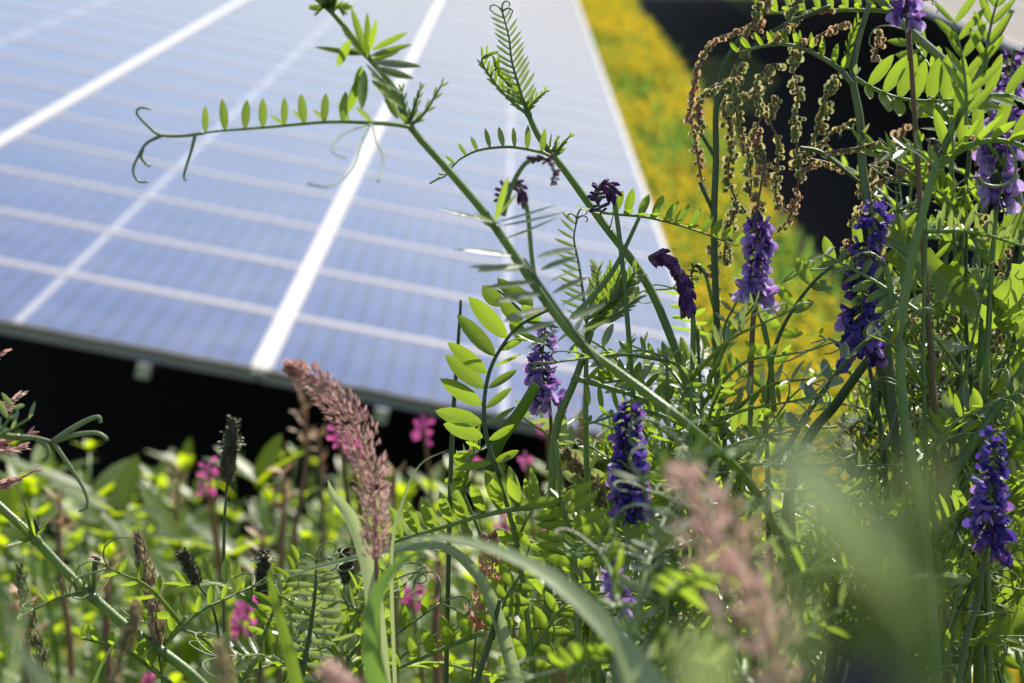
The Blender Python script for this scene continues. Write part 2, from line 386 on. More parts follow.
sdir = Vector((math.sin(SUN_AZ) * math.cos(SUN_EL), math.cos(SUN_AZ) * math.cos(SUN_EL), math.sin(SUN_EL)))
so.rotation_euler = sdir.to_track_quat('Z', 'Y').to_euler(); so.location = (5, 5, 20)
sc.view_settings.view_transform = 'Standard'; sc.view_settings.look = 'None'; sc.view_settings.exposure = EXPO = 0.93; sc.view_settings.gamma = 1
sc.cycles.max_bounces = 8; sc.cycles.transmission_bounces = 6; sc.cycles.use_denoising = True
sc.cycles.sample_clamp_indirect = 6

# ------------------------------------------------------------------ ground
def sheet():
    xs = sorted(set([-600, -200, -80, -30, -15] + [round(-10 + .5 * i, 2) for i in range(41)] + [15, 30, 80, 200, 600]))
    ys = sorted(set([-200, -60, -20, -8] + [round(-4 + .35 * i, 2) for i in range(46)] + [14, 18, 25, 40, 70, 150, 400, 900]))
    mb = MB(); vs = [(x, y, ground_z(x, y)) for y in ys for x in xs]; n = len(xs)
    mb.add(vs, [(j * n + i, j * n + i + 1, (j + 1) * n + i + 1, (j + 1) * n + i) for j in range(len(ys) - 1) for i in range(n - 1)])
    o = mb.build('ground', 'ground'); tag(o, kind='structure')
sheet()

# ------------------------------------------------------------------ solar arrays (rows run along +Y, tilted 11 degrees down to the right)
TILT = math.atan(.1935); AX = np.array((math.cos(TILT), 0, -math.sin(TILT))); AZ = np.array((math.sin(TILT), 0, math.cos(TILT))); AY = np.array((0, 1., 0))
F2 = P(258, 377, 8.12)                       # near end of the seam between the right and middle columns
MW, MH, GAP = 1.70, 1.00, .012
def module_mesh():
    fr = MB(); e1, e2, e3 = np.eye(3); hw, hh = MW / 2 - GAP / 2, MH / 2 - GAP / 2
    fw = .030
    for s in (-1, 1):
        fr.box((s * (hw - fw / 2), 0, 0), e1, e2, e3, fw / 2, hh, .018)
        fr.box((0, s * (hh - fw / 2), 0), e1, e2, e3, hw - fw, fw / 2 , .0178)
    gl = MB(); gl.box((0, 0, .010), e1, e2, e3, hw - fw - .0005, hh - fw - .0005, .004)
    return fr.build('frame', 'alu', smooth=False), gl.build('glass', 'glass', smooth=False)
fr0, gl0 = module_mesh()
def module(loc, label, group, fr=fr0, gl=gl0, used=[]):
    t = thing('solar_panel', label, 'solar panel', loc, group); t.rotation_euler = (0, TILT, 0)
    for src in (fr, gl):
        c = src if not used or (src is gl and len(used) == 1) else src.copy()
        if c is not src: col.objects.link(c)
        else: used.append(1)
        c.parent = t; c.location = (0, 0, 0)
    return t
def visible(p, m=60):
    x, y, z = proj(p); return z > .05 and -m < x < W_PX + m and -m < y < H_PX + m
def array(origin, cols, rows, name, vis=True, lab=None):
    """origin: left near corner of column 0; columns go right (downhill), rows go away"""
    for r_ in range(rows):
        for c_ in cols:
            ctr = origin + AX * (c_ + .5) * MW + AY * (r_ + .5) * MH
            crn = [origin + AX * (c_ + a) * MW + AY * (r_ + b) * MH for a in (0, .5, 1) for b in (0, 1)]
            if vis and not any(visible(q, 5) for q in crn): continue
            l = lab(r_, c_)
            module(tuple(ctr), l, name)
colname = {0: 'right hand column', -1: 'middle column', -2: 'left column', -3: 'far left column'}
ordn = ['nearest', 'second', 'third', 'fourth', 'fifth', 'sixth', 'seventh', 'eighth', 'ninth', 'tenth', 'eleventh', 'twelfth', 'thirteenth', 'fourteenth', 'fifteenth', 'sixteenth',
        'seventeenth', 'eighteenth', 'nineteenth', 'twentieth']
def lab1(r_, c_):
    if r_ < 20: return 'blue solar panel, %s of the big array, %s row back' % (colname[c_], ordn[r_])
    return 'blue solar panel in the faint far rows of the big array'
array(F2, (0, -1, -2, -3), 26, 'solar panels of the big array', True, lab1)
# cover strips in the seams between columns, one long strip each
def strip(org, c_, ln):
    return org + AX * c_ * MW + AZ * .0225, ln
rk = thing('mounting_rack', 'steel rack with rails and posts carrying the big blue solar array', 'rack', tuple(F2 + np.array((0, 0, -1.0))))
for c_ in (1, 0, -1, -2, -3):
    m = MB(); m.box(F2 + AX * c_ * MW + AZ * .0205 + AY * 12.98, AX, AY, AZ, .026, 13.0, .0022)
    if c_ != 1: m.build('cover_strip', 'cap', rk, smooth=False)
m = MB()
for i in range(60):
    q = -3.4 + 4.4 * i / 60; m.box(F2 + AX * (q + .035) * MW + AZ * (.0195 + .003 * rng.random()) + AY * .012, AX, AY, AZ, .0622, .012 + .006 * rng.random(), .006)
m.build('dirt_line', 'moss', rk, smooth=False)
for q in (.257, .74, -.225, -.74, -1.26, -1.74, -2.26):
    m = MB(); m.box(F2 + AX * q * MW - AZ * .044 + AY * 12.95, AX, AY, AZ, .022, 13.0, .024); m.build('rail', 'rail', rk, smooth=False)
for y_ in (1.4, 5.4, 9.4, 13.4):
    for q in (.7, -1.2, -2.9):
        p = F2 + AX * q * MW + AY * y_ - AZ * .10; m = MB(); h = (p[2] + 1.30) / 2
        m.box((p[0], p[1], p[2] - h), np.array((1, 0, 0)), np.array((0, 1, 0)), np.array((0, 0, 1)), .04, .03, h); m.build('post', 'rail', rk, smooth=False)
    m = MB(); m.box(F2 - AX * 1.1 * MW * 1.0 + AY * y_ - AZ * .085, AX, AY, AZ, 3.3, .03, .016); m.build('cross_beam', 'rail', rk, smooth=False)
# array two: high edge on the left, black shade beneath it
XH = 2.50; ZH = CAMH - XH / 2.41
O2 = np.array((XH, 5.4, ZH))
array(O2, (0, 1, 2), 24, 'solar panels of the second array', True, lambda r_, c_: ('pale solar panel in the upper right corner, %s row of the second array' % ordn[r_] if r_ < 20 else 'pale solar panel in the far rows of the second array'))
rk2 = thing('mounting_rack', 'dark rack under the second solar array on the right', 'rack', tuple(O2 + np.array((.5, 0, -1.2))))
# the modules that never show in frame still shade the ground: keep the roof of the array whole
for r_ in range(34):
    for c_ in (0, 1, 2):
        ctr = O2 + AX * (c_ + .5) * MW + AY * (r_ + .5) * MH
        if any((Vector(tuple(ctr)) - Vector(o.location)).length < .3 for o in bpy.data.objects if o.name.startswith('solar_panel')): continue
        module(tuple(ctr), 'solar panel of the second array seen from its dark underside', 'solar panels of the second array')
for y_ in (.6, 3.6, 6.6, 9.6, 14):
    for q in (1.6, 2.8):
        p = O2 + AX * q * MW + AY * y_ - AZ * .06; m = MB(); h = (p[2] + 1.30) / 2
        m.box((p[0], p[1], p[2] - h), np.array((1, 0, 0)), np.array((0, 1, 0)), np.array((0, 0, 1)), .04, .03, h); m.build('post', 'rail', rk2, smooth=False)
m = MB(); m.box(O2 + AX * .6 + AY * 16.9 - AZ * .044, AX, AY, AZ, .022, 17, .024); m.build('rail', 'rail', rk2, smooth=False)
m = MB(); m.add([(1.66, 4.5, -1.235), (9.5, 4.5, -1.235), (9.5, 45, -1.235), (1.66, 45, -1.235)], [(0, 1, 2, 3)]); tag(m.build('shade_soil_strip', 'soil'), kind='structure')  # dark sheet starting where array two's shade begins, painted to deepen that shade
m = MB(); m.add([(-9, 7.6, -1.235), (.6, 7.6, -1.235), (.6, 40, -1.235), (-9, 40, -1.235)], [(0, 1, 2, 3)]); tag(m.build('shade_soil_sheet', 'soil'), kind='structure')  # same dark colour laid under the big array as painted shade

# ------------------------------------------------------------------ yellow meadow in the aisle between the arrays
def meadow():
    g = MB(); f = MB(); ca = rng
    for i in range(16000):
        y = 5 + 34 * ca.random() ** 1.7; x = ca.uniform(.15, 1.68)
        if .0225 * 0 + ca.random() > 1: continue
        z = ground_z(x, y); h = ca.uniform(.10, .32); a = ca.uniform(0, 6.28)
        d = unit(np.array((math.cos(a) * .4, math.sin(a) * .4, 1))); n = np.array((math.sin(a), -math.cos(a), 0))
        s = n * h * .09
        b = np.array((x, y, z)); t = b + d * h
        g.add([b - s, b + s, t + s * .3, t - s * .3], [(0, 1, 2, 3)])
    for i in range(26000):
        y = 5.5 + 34 * ca.random() ** 1.7; x = ca.uniform(.15, 1.62)
        den = .5 + .5 * math.sin(2.6 * x + .8 * y) * math.sin(.55 * y - 2.2 * x + 1)
        if ca.random() > den * 1.7 - .08: continue
        z = ground_z(x, y) + ca.uniform(.15, .36); r = ca.uniform(.008, .017) * (1 + y / 40)
        t = np.array((ca.uniform(-.4, .4), ca.uniform(-.4, .4) - .2, 1)); t = unit(t); u = unit(np.cross(t, (1, .2, 0))); v = np.cross(t, u); c = np.array((x, y, z))
        ring = [c + (u * math.cos(k * 1.0472) + v * math.sin(k * 1.0472)) * r for k in range(6)]
        f.add(ring + [c - t * r * .5], [(0, 1, 6), (1, 2, 6), (2, 3, 6), (3, 4, 6), (4, 5, 6), (5, 0, 6)])
    tag(g.build('meadow_grass', 'blade'), 'green meadow grass in the strip between the two solar arrays', 'grass', kind='stuff')
    tag(f.build('yellow_flowers', 'yellow'), 'carpet of yellow flowers along the edge of the solar panels', 'flowers', kind='stuff')
meadow()

# ------------------------------------------------------------------ broad-leaved weeds on the bank below the panels
def weed_parts(seed, nl, leafL, leafW, h=1.0):
    r = random.Random(seed); st = MB(); fo = MB()
    for s_ in range(r.randint(4, 6)):
        a = r.uniform(0, 6.28); sp = r.uniform(.02, .26)
        top = np.array((math.cos(a) * sp, math.sin(a) * sp, h * r.uniform(.75, 1)))
        c = curve([(top[0] * .1, top[1] * .1, 0), top * .5 + np.array((0, 0, .05)), top], 10); st.tube(c, [.005, .002], 5)
        for k in range(nl):
            t = .25 + .75 * k / (nl - 1); i = min(9, int(t * 9)); b = c[i] + (c[min(i + 1, 9)] - c[i]) * (t * 9 - i)
            az = k * 2.2 + r.uniform(-.5, .5); el = r.uniform(.0, 1.25)
            d = np.array((math.cos(az) * math.cos(el), math.sin(az) * math.cos(el), math.sin(el)))
            n = unit(np.array((-math.cos(az) * math.sin(el), -math.sin(az) * math.sin(el), math.cos(el))) + np.array([r.uniform(-.3, .3) for _ in range(3)]))
            l = leafL * r.uniform(.6, 1.15) * (1.1 - .4 * t)
            fo.blade(b, d, n, l, leafW * l / leafL, .25, r.uniform(-.8, .1), mi=0, wob=.3)
        for k in range(4):
            az = k * 1.7 + r.uniform(0, 1); el = r.uniform(.5, 1.2); d = np.array((math.cos(az) * math.cos(el), math.sin(az) * math.cos(el), math.sin(el)))
            n = unit(np.array((-math.cos(az) * math.sin(el), -math.sin(az) * math.sin(el), math.cos(el)))); fo.blade(c[-1] - d * .01, d, n, leafL * r.uniform(.5, .8), leafW * r.uniform(.5, .8), .25, r.uniform(-.6, .1))
    return st, fo
protos = []
for i in range(7):
    st, fo = weed_parts(100 + i, 9 + i % 3, (.085, .11, .14, .08, .12, .07, .16)[i], (.030, .036, .046, .022, .030, .020, .05)[i])
    a = st.build('stem', 'stem'); b = fo.build('foliage', 'broad'); protos.append((a, b, [0]))
def put_weed(x, y, h, k, rot, lab, group):
    g = ground_z(x, y) - .01
    t = thing('broadleaf_weed', lab, 'weed', (x, y, g), group); t.rotation_euler = (0, 0, rot); t.scale = (.8 + .25 * h, .8 + .25 * h, h)
    for src in protos[k][:2]:
        c = src
        if protos[k][2][0] >= 2: c = src.copy(); col.objects.link(c)
        else: protos[k][2][0] += 1
        c.parent = t; c.location = (0, 0, 0)
def ray_z(y_px, d): return CAMH - d * math.tan(PITCH + math.atan((y_px - H_PX / 2) / F_PX))
def weeds():
    n = 0; k = 0
    while n < 135:
        k += 1
        d = 2.6 + 4.6 * rng.random(); xp = rng.uniform(-60, 1080)
        if xp > 640 and rng.random() < .55: continue
        x = (xp - 519) / F_PX * d
        top = 415 + 265 * rng.random() ** 1.1
        if xp < 640: top = max(top, (402 + 22 * rng.random() if n % 4 == 0 and 50 < xp < 330 else 446) + 30 * math.sin(xp * .021 + 2) ** 2 + (28 if xp < 60 or 470 > xp > 330 else 0))
        elif xp < 900: top = max(top, 455)
        else: top = max(top, 470)
        if x > 1.9 and d > 5: continue
        h = ray_z(top, d) - ground_z(x, d)
        if h < .25 or h > 1.25: continue
        n += 1
        put_weed(x, d, h, rng.randrange(7), rng.uniform(0, 6.28), 'blurred bright green leafy weed growing on the bank below the solar array' if xp < 640 else 'blurred leafy weed on the bank behind the vetch tangle at lower right',
                 'weeds on the bank at left' if xp < 640 else 'weeds on the bank at right')
weeds()
# ------------------------------------------------------------------ hero plants
def HL(t, pts, z, n, Lp, Wp, N, **k):
    zz = z if not isinstance(z, tuple) else (z[0] + z[1]) / 2
    return leaf(t, px(pts, z), n, Lp * zz / F_PX, Wp * zz / F_PX, cv(*N), **k)
def BL(t, prs, z, W, N, mat, name='leaf', rach=None, fold=.2, rr=.0009, curl=.1):
    m = MB()
    for p_, q_ in prs:
        p0 = P(*p_, z); p1 = P(*q_, z + rng.uniform(-.012, .012)); n_ = cv(N[0] + rng.uniform(-.25, .25), N[1] + rng.uniform(-.25, .25), N[2] + rng.uniform(-.2, .2))
        m.blade(p0, p1 - p0, n_, np.linalg.norm(p1 - p0), W * z / F_PX * rng.uniform(.85, 1.15), fold, curl * rng.uniform(.3, 1.5))
    if rach: m.tube(curve(px(rach, z), 24), [rr, rr * .6], 6, 1)
    return m.build(name, [mat, 'stem_dark'], t)
def HR(t, ped, axis, z, **k):
    sd = k.pop('sd', (-.1, 0, 1)); return raceme(t, px(ped, z), px(axis, z), side=cv(*sd), **k)
def HS(t, pts, z, rp, mat='stem', nodes=(), ground=None, **k):
    zz = z if not isinstance(z, tuple) else (z[0] + z[1]) / 2
    return stem(t, px(pts, z), (rp[1] * zz / F_PX, rp[0] * zz / F_PX), mat, [P(a, b, zz) for a, b in nodes], ground, **k)
def ribbon(mb, c, W, n, fold=.2, prof=None, mi=0):
    """long grass blade along curve c, W its full width"""
    c = curve(c, 40); k = len(c); vs = []
    for i in range(k):
        t = i / (k - 1); T = unit(c[min(i + 1, k - 1)] - c[max(i - 1, 0)]); nn = unit(n - T * (n @ T)); s = np.cross(T, nn)
        w = W * .5 * (np.interp(t, *prof) if prof else min(1, .45 + 2.2 * t) * (1 - t ** 3.0) + .03)
        u = nn * w * fold
        vs += [c[i] + s * w + u, c[i] + s * w * .5 + u * .35, c[i], c[i] - s * w * .5 + u * .35, c[i] - s * w + u]
    mb.add(vs, [(i * 5 + j, i * 5 + j + 1, i * 5 + j + 6, i * 5 + j + 5) for i in range(k - 1) for j in range(4)], mi)

# --- A: the thick leaning shoot in front of the panels
A = [(300, -14), (332, 12), (366, 54), (392, 86), (410, 126), (450, 172), (487, 216), (512, 252), (545, 300), (582, 345), (640, 388), (706, 440), (756, 492, 1.0), (790, 570, 1.1), (805, 690, 1.15)]
t = plant('thick green vetch shoot leaning left right across the blue solar panels', px(A, .9), (.02, .05))
HS(t, A, .9, (2.6, 4.6), 'stem', [(366, 54), (410, 126), (495, 222), (582, 345)], (.02, .05))
HL(t, [(410, 127), (385, 124), (330, 122), (270, 127), (220, 131), (203, 133)], .89, 8, 37, 10.5, (0, 1, .08), lift=1.32, fwd=-.04, sides=(1,), taper=.18, jit=.08, start=.33, mat='vetch', tend=False, fold=.12, curl=.05)
for pts in ([(204, 133), (182, 136), (160, 135), (148, 126), (137, 114), (140, 108), (151, 109)], [(163, 135), (147, 143), (139, 155), (133, 170), (138, 181), (148, 182)], [(195, 136), (190, 155), (184, 175), (186, 181)], [(143, 149), (141, 157), (147, 165), (151, 166)]):
    m = MB(); m.tube(curve(px(pts, .885), 24), [.0007, .0004], 6); m.build('tendril', 'tendril', t)
HL(t, [(410, 127), (385, 123), (335, 122), (285, 126)], .90, 5, 26, 7, (0, 1, -.3), lift=.25, fwd=.5, sides=(1, -1), taper=.1, tend=False, mat='vetch_grey', start=.3)
TUFT = [((367, 58), (367, 12)), ((366, 54), (351, 8)), ((369, 52), (377, 18)), ((364, 56), (340, 26)), ((363, 55), (314, 49)), ((370, 56), (413, 45)), ((372, 50), (408, 32)), ((372, 60), (400, 52)), ((360, 52), (334, 52))]
TUF2 = [((372, 62), (422, 68)), ((374, 68), (414, 80)), ((366, 64), (392, 98)), ((370, 74), (402, 96)), ((372, 80), (404, 112)), ((362, 66), (356, 96)), ((364, 70), (362, 112)), ((360, 76), (348, 112)), ((384, 92), (398, 120)), ((350, 40), (338, 66))]
for i in range(0, 9, 3): BL(t, TUFT[i:i + 3], .87, 7.5, (.3, .3, .9), 'vetch')
for i in range(0, 10, 3): BL(t, TUF2[i:i + 3], .86, 9, (.2, .6, .8), 'young' if i else 'vetch_grey')
for q in ((312, -6), (330, 2), (342, 10), (320, 10)):
    HL(t, [(332, 12), ((q[0] + 330) / 2, (q[1] + 10) / 2 - 3), q], .88, 5, 14, 5, (0, .6, .8), fwd=.8, lift=.5, tend=False, taper=0)
for pts in ([(408, 124), (404, 106), (402, 92)], [(409, 124), (414, 108), (420, 90)], [(410, 126), (425, 112), (441, 86)]):
    HL(t, pts, .90, 4, 15, 4, (.5, .1, .8), fwd=1.2, lift=.1, tend=False, mat='vetch_grey')
for pts in ([(372, 124, .89), (352, 130, .84), (336, 140, .80), (333, 152, .78), (345, 158, .78)], [(370, 124, .89), (360, 145, .83), (352, 168, .80), (330, 186, .78), (308, 184, .77)], [(372, 124, .89), (376, 140, .83), (384, 160, .79), (378, 182, .77)]):
    m = MB(); m.tube(curve(px(pts, .8), 20), .00033, 5); m.build('tendril', 'tendril', t)
# blurred feathery leaf lying along the shoot, and its tufts
BL(t, [((512, 256), (462, 253)), ((527, 266), (476, 274)), ((520, 270), (470, 270)), ((535, 282), (484, 291)), ((541, 294), (494, 304)), ((546, 308), (503, 324)), ((556, 322), (512, 340)), ((560, 330), (528, 352)),
       ((536, 258), (578, 250)), ((540, 270), (580, 259)), ((546, 284), (584, 268)), ((552, 294), (590, 278)), ((560, 306), (598, 292)), ((568, 320), (606, 306)), ((576, 334), (612, 322))], .82, 11, (.1, .82, .6), 'vetch_grey', rach=[(600, 365), (570, 325), (545, 290), (524, 258)], fold=.35)
for b, W_ in (((436, 212), 9), ((452, 252), 6)):
    m = MB(); p0 = P(500, b[1] + 12 if b[1] < 230 else b[1], .87); p1 = P(b[0], b[1], .87); m.blade(p0, p1 - p0, cv(0, 1, .5), np.linalg.norm(p1 - p0), W_ * .87 / F_PX, .3, .1); m.build('leaf', 'vetch', t)
for p_, q_ in (((497, 222), (560, 212)), ((500, 226), (568, 220)), ((502, 240), (562, 224)), ((495, 222), (505, 178)), ((500, 225), (470, 216)), ((500, 215), (520, 196))):
    m = MB(); p0 = P(*p_, .87); p1 = P(*q_, .86); m.blade(p0, p1 - p0, cv(.2, .8, .5), np.linalg.norm(p1 - p0), 7.5 * .87 / F_PX, .3, .2); m.build('leaf', 'vetch' if q_[0] < 515 else 'vetch_grey', t)
HR(t, [(548, 312), (534, 272), (528, 215), (523, 192)], [(523, 192), (516, 184), (507, 186), (503, 196), (506, 204)], .90, n=25, s=.85, mat='plum', shut=True, spread=.7, sd=(-.6, .5, .4), label='drooping dark plum flower bud on a thin curved stalk')
HR(t, [(503, 216), (512, 186), (524, 165), (536, 158)], [(536, 158), (548, 160), (554, 172), (551, 186)], .88, n=19, s=.62, mat='plum', shut=True, sd=(.5, .5, .5), spread=.6)

# --- broad bright leaf in focus (its own shoot)
t = plant('vetch shoot with large bright green leaflets held against the panel edge', px([(497, 470), (520, 560), (535, 690)], 1.04), (.0, .06))
HS(t, [(470, 300), (497, 470), (520, 560), (535, 690)][1:], 1.04, (2, 3), 'stem', [], (.0, .06))
BL(t, [((507, 338), (468, 296)), ((495, 356), (457, 315)), ((487, 373), (446, 341)), ((484, 388), (446, 355)), ((482, 405), (441, 378)), ((482, 423), (436, 411)), ((483, 437), (444, 424))], 1.04, 17, (-.1, .1, .98), 'young',
   rach=[(500, 478), (487, 440), (484, 405), (490, 370), (505, 342), (522, 324), (552, 308)], fold=.12, rr=.0012)
BL(t, [((494, 366), (521, 351)), ((488, 388), (516, 370)), ((485, 408), (510, 387)), ((486, 424), (514, 405)), ((489, 440), (514, 424)), ((500, 350), (524, 338)), ((515, 332), (545, 345)), ((525, 322), (560, 330)), ((492, 462), (452, 470)), ((494, 462), (518, 450))], 1.04, 9, (.75, .3, .5), 'vetch', fold=.3)
BL(t, [((520, 301), (497, 279)), ((501, 306), (483, 286)), ((523, 325), (498, 300)), ((533, 306), (508, 286)), ((540, 322), (520, 304)), ((528, 340), (508, 322))], 1.12, 15, (-.1, .2, .95), 'young', rach=[(556, 352), (535, 325), (512, 302), (498, 290)], fold=.1)

# --- B: slender in-focus shoot with feathery tip
B = [(524, 100), (530, 118), (541, 140), (566, 172), (602, 222), (640, 272), (664, 320), (690, 400), (700, 520), (712, 690)]
t = plant('slender sharp vetch shoot with feathery tip pointing up beside the yellow meadow', px(B, 1.06), (.01, .04))
HS(t, B, 1.06, (2.4, 4.2), 'stem', [(528, 116), (548, 152), (608, 228)], (.01, .04))
HL(t, [(527, 114), (520, 90), (512, 62), (509, 38), (504, 18)], 1.06, 15, 27, 4.2, (-.1, 0, 1), fwd=.72, lift=.15, taper=.45, mat='vetch_grey', tl=.012, start=.08, rstem='stem', jit=.07)
HL(t, [(527, 114), (508, 98), (494, 82), (482, 62), (487, 54)], 1.06, 11, 14, 4, (.4, .2, .8), fwd=.8, lift=.5, taper=.1, mat='young', tend=False)
HL(t, [(524, 104), (508, 84), (497, 72), (496, 64)], 1.065, 10, 12, 4.5, (.2, .4, .8), fwd=.9, lift=.7, taper=.1, mat='vetch', tend=False)
HL(t, [(527, 112), (534, 102), (545, 92)], 1.06, 5, 10, 4, (.2, .5, .8), fwd=.9, lift=.5, mat='vetch', tend=False)
HL(t, [(552, 157), (540, 152), (510, 147), (480, 150), (462, 158), (455, 164)], 1.05, 8, 27, 7, (0, 1, .12), lift=1.28, fwd=.12, sides=(1,), taper=.45, jit=.06, start=.12, tl=.022, mat='vetch', fold=.12)
for q in ((560, 150), (569, 137), (557, 140)):
    HL(t, [(552, 156), ((q[0] + 552) / 2, (q[1] + 156) / 2), q], 1.06, 3, 10, 3.5, (.4, .2, .8), fwd=1.2, tend=False, mat='vetch')
HL(t, [(598, 212), (615, 214), (645, 217), (675, 224), (700, 232), (736, 246)], 1.06, 11, 28, 10.5, (.05, .72, .68), lift=.75, fwd=.25, taper=.35, jit=.16, start=.1, tend=False, mat='vetch')
m = MB(); p0 = P(606, 214, 1.06); p1 = P(572, 208, 1.05); m.blade(p0, p1 - p0, cv(0, .8, .6), np.linalg.norm(p1 - p0), 8 / F_PX, .2, .1); m.build('leaf', 'young', t)
HS(t, [(640, 216), (618, 262), (600, 288), (572, 318)], 1.05, (2, 3), 'stem', name='side_stem')
# --- folded young leaves left of B
t = plant('vetch tip with comb like folded young leaflets beside the slender shoot', px([(590, 330), (585, 420), (590, 560), (600, 690)], 1.08))
HS(t, [(587, 322), (586, 420), (590, 560), (600, 690)], 1.08, (2, 3.2), 'stem', [], (0, .05))
HL(t, [(588, 332), (584, 300), (579, 265), (574, 240), (576, 224)], 1.07, 13, 28, 4.2, (-.2, 0, 1), fwd=.55, lift=.1, sides=(-1,), taper=.3, mat='vetch_grey', tl=.01, rstem='tendril', jit=.05, label='comb like folded leaf')
HL(t, [(588, 332), (584, 300), (579, 265), (574, 240), (576, 224)], 1.07, 13, 26, 4.0, (-.2, 0, 1), fwd=.55, lift=.1, sides=(1,), taper=.3, mat='vetch_grey', tend=False, rstem='tendril', jit=.05) if False else None
for i in range(13):
    a = (590 + rng.uniform(-6, 6), 338 - rng.uniform(0, 30)); b = (596 + rng.uniform(0, 44), 278 + rng.uniform(-12, 34))
    HL(t, [a, ((a[0] + b[0]) / 2 + 4, (a[1] + b[1]) / 2), b], rng.uniform(1.05, 1.1), 8, 17, 5, (rng.uniform(-.6, .6), .4, .7), fwd=.85, lift=.5, tend=False, mat=rng.choice(['vetch_grey', 'vetch_grey', 'vetch', 'young']), taper=.2, start=.3)
HR(t, [(634, 410), (629, 340), (622, 260), (615, 205), (611, 190)], [(611, 190), (606, 184), (599, 188), (598, 200), (601, 214)], 1.05, n=32, s=1.0, mat='plum', shut=True, sd=(-.5, .3, .6), label='drooping dark bud cluster on a long straight stalk', pr=.0011)
HR(t, [(548, 470), (551, 430), (549, 400)], [(546, 396), (542, 365), (546, 322)], 1.09, n=36, s=1.15, mat='violet', pm='stem_red', label='violet flower spike half hidden behind leaflets')
# --- D curved plum raceme
t = plant('vetch stalk topped by a curved deep plum flower spike against the yellow meadow', px([(692, 380), (700, 520), (705, 690)], 1.06))
HS(t, [(692, 378), (697, 450), (700, 520), (705, 690)], 1.06, (2, 3), 'stem', [], (0, .05))
HR(t, [(692, 380), (693, 320), (689, 300)], [(689, 300), (685, 280), (676, 264), (662, 254), (648, 258)], 1.05, n=96, s=1.35, mat='plum', shut=True, sd=(-.8, -.45, .35), spread=.8, pr=.0011)
HL(t, [(690, 372), (650, 352), (625, 352)], 1.04, 4, 24, 7, (0, .7, .6), tend=False, mat='vetch')
# --- E violet raceme
t = plant('vetch stalk with violet flower spike in front of hanging sorrel seeds', px([(750, 400), (752, 520), (760, 690)], 1.05))
HS(t, [(751, 400), (749, 470), (752, 560), (760, 690)], 1.05, (2.4, 3), 'stem', [], (0, .05))
HR(t, [(750, 402), (752, 340), (755, 296)], [(756, 290), (757, 250), (757, 208)], 1.05, n=38, s=1.2, mat='violet', pr=.0012, buds=.12, pm='stem_red')
HR(t, [(774, 412), (770, 360), (760, 310), (755, 293)], [(755, 293), (750, 287), (744, 290), (741, 300)], 1.06, n=19, s=.7, mat='plum', shut=True, sd=(-.4, .5, .6), pr=.0012)
HL(t, [(728, 355), (724, 330), (735, 305), (744, 290)], 1.08, 6, 20, 6, (.1, .8, .55), lift=.1, fwd=.2, tend=False, mat='vetch_grey')
HR(t, [(720, 330), (712, 300), (706, 275)], [(704, 272), (698, 265), (692, 270), (692, 280)], 1.1, n=16, s=.55, mat='calyx', shut=True, sd=(-.2, .2, .9))
# --- leaf sweeping up right
t = plant('vetch shoot with dark oval leaflets climbing over the yellow meadow', px([(766, 440), (770, 560), (780, 690)], 1.07))
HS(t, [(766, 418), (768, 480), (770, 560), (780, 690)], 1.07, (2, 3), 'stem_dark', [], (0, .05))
HL(t, [(766, 420), (772, 362), (784, 325), (812, 284), (845, 258), (885, 240)], 1.07, 8, 33, 12, (-.35, .35, .85), lift=.35, fwd=.35, taper=.0, start=.12, mat='vetch', rstem='stem_dark', r=.0010, jit=.2, tend=False)
# --- leaf with pale leaflets
t = plant('vetch shoot with silvery pale leaflets over the yellow meadow gap', px([(800, 440), (800, 560), (806, 690)], 1.03))
HS(t, [(790, 450), (795, 560), (806, 690)], 1.03, (2, 3), 'stem', [], (0, .05))
HL(t, [(776, 470), (800, 425), (832, 380), (862, 345), (900, 318), (918, 308)], 1.02, 8, 30, 12, (-.2, .92, .3), lift=.35, fwd=.35, taper=.05, start=.08, mat='vetch_grey', rstem='stem_dark', r=.0012, jit=.2, tend=False, curl=-.3)
# --- F long indigo raceme
t = plant('vetch stalk with the longest indigo flower spike, beside the thick green stem', px([(864, 352), (880, 520), (880, 690)], 1.06))
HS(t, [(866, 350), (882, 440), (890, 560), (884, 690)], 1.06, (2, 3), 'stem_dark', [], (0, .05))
HR(t, [(868, 356), (864, 348)], [(863, 344), (862, 310), (866, 260), (876, 196)], 1.05, n=54, s=1.42, mat='indigo', sd=(-.2, 0, 1))
HR(t, [(905, 360), (895, 320), (888, 275), (880, 260)], [(880, 260), (870, 254), (858, 256), (853, 268)], 1.02, n=20, s=.75, mat='calyx', shut=True, sd=(-.4, .5, .6), pr=.0013)
# --- L thick stem
Lp = [(1012, 10), (985, 62), (962, 108), (937, 165), (920, 225), (906, 290), (900, 350), (906, 430), (922, 505), (932, 600), (938, 690)]
t = plant('thickest upright green vetch stem on the right edge', px(Lp, .98), (.0, .04))
HS(t, Lp, .98, (3.0, 5.4), 'stem', [(937, 165), (900, 340)], (.0, .04), k=60)
HL(t, [(966, 125), (966, 92), (962, 58), (954, 22)], .94, 6, 48, 10, (.3, .1, .9), fwd=.75, lift=.3, mat='young', tend=False, taper=.2)
HL(t, [(985, 70), (990, 30), (1000, -10)], .94, 5, 40, 9, (-.3, .1, .9), fwd=.9, lift=.3, mat='vetch', tend=False, taper=.2)
HL(t, [(938, 166), (960, 150), (985, 141), (1010, 142), (1040, 152)], .98, 7, 60, 14, (-.1, .75, .6), lift=.9, fwd=.35, mat='young', sides=(1, -1), tend=False, taper=.0, r=.0014)
HL(t, [(960, 112), (980, 98), (1010, 96), (1040, 110)], .96, 5, 46, 12, (.1, .5, .8), lift=.6, fwd=.5, mat='young', tend=False, taper=.0, r=.0012)
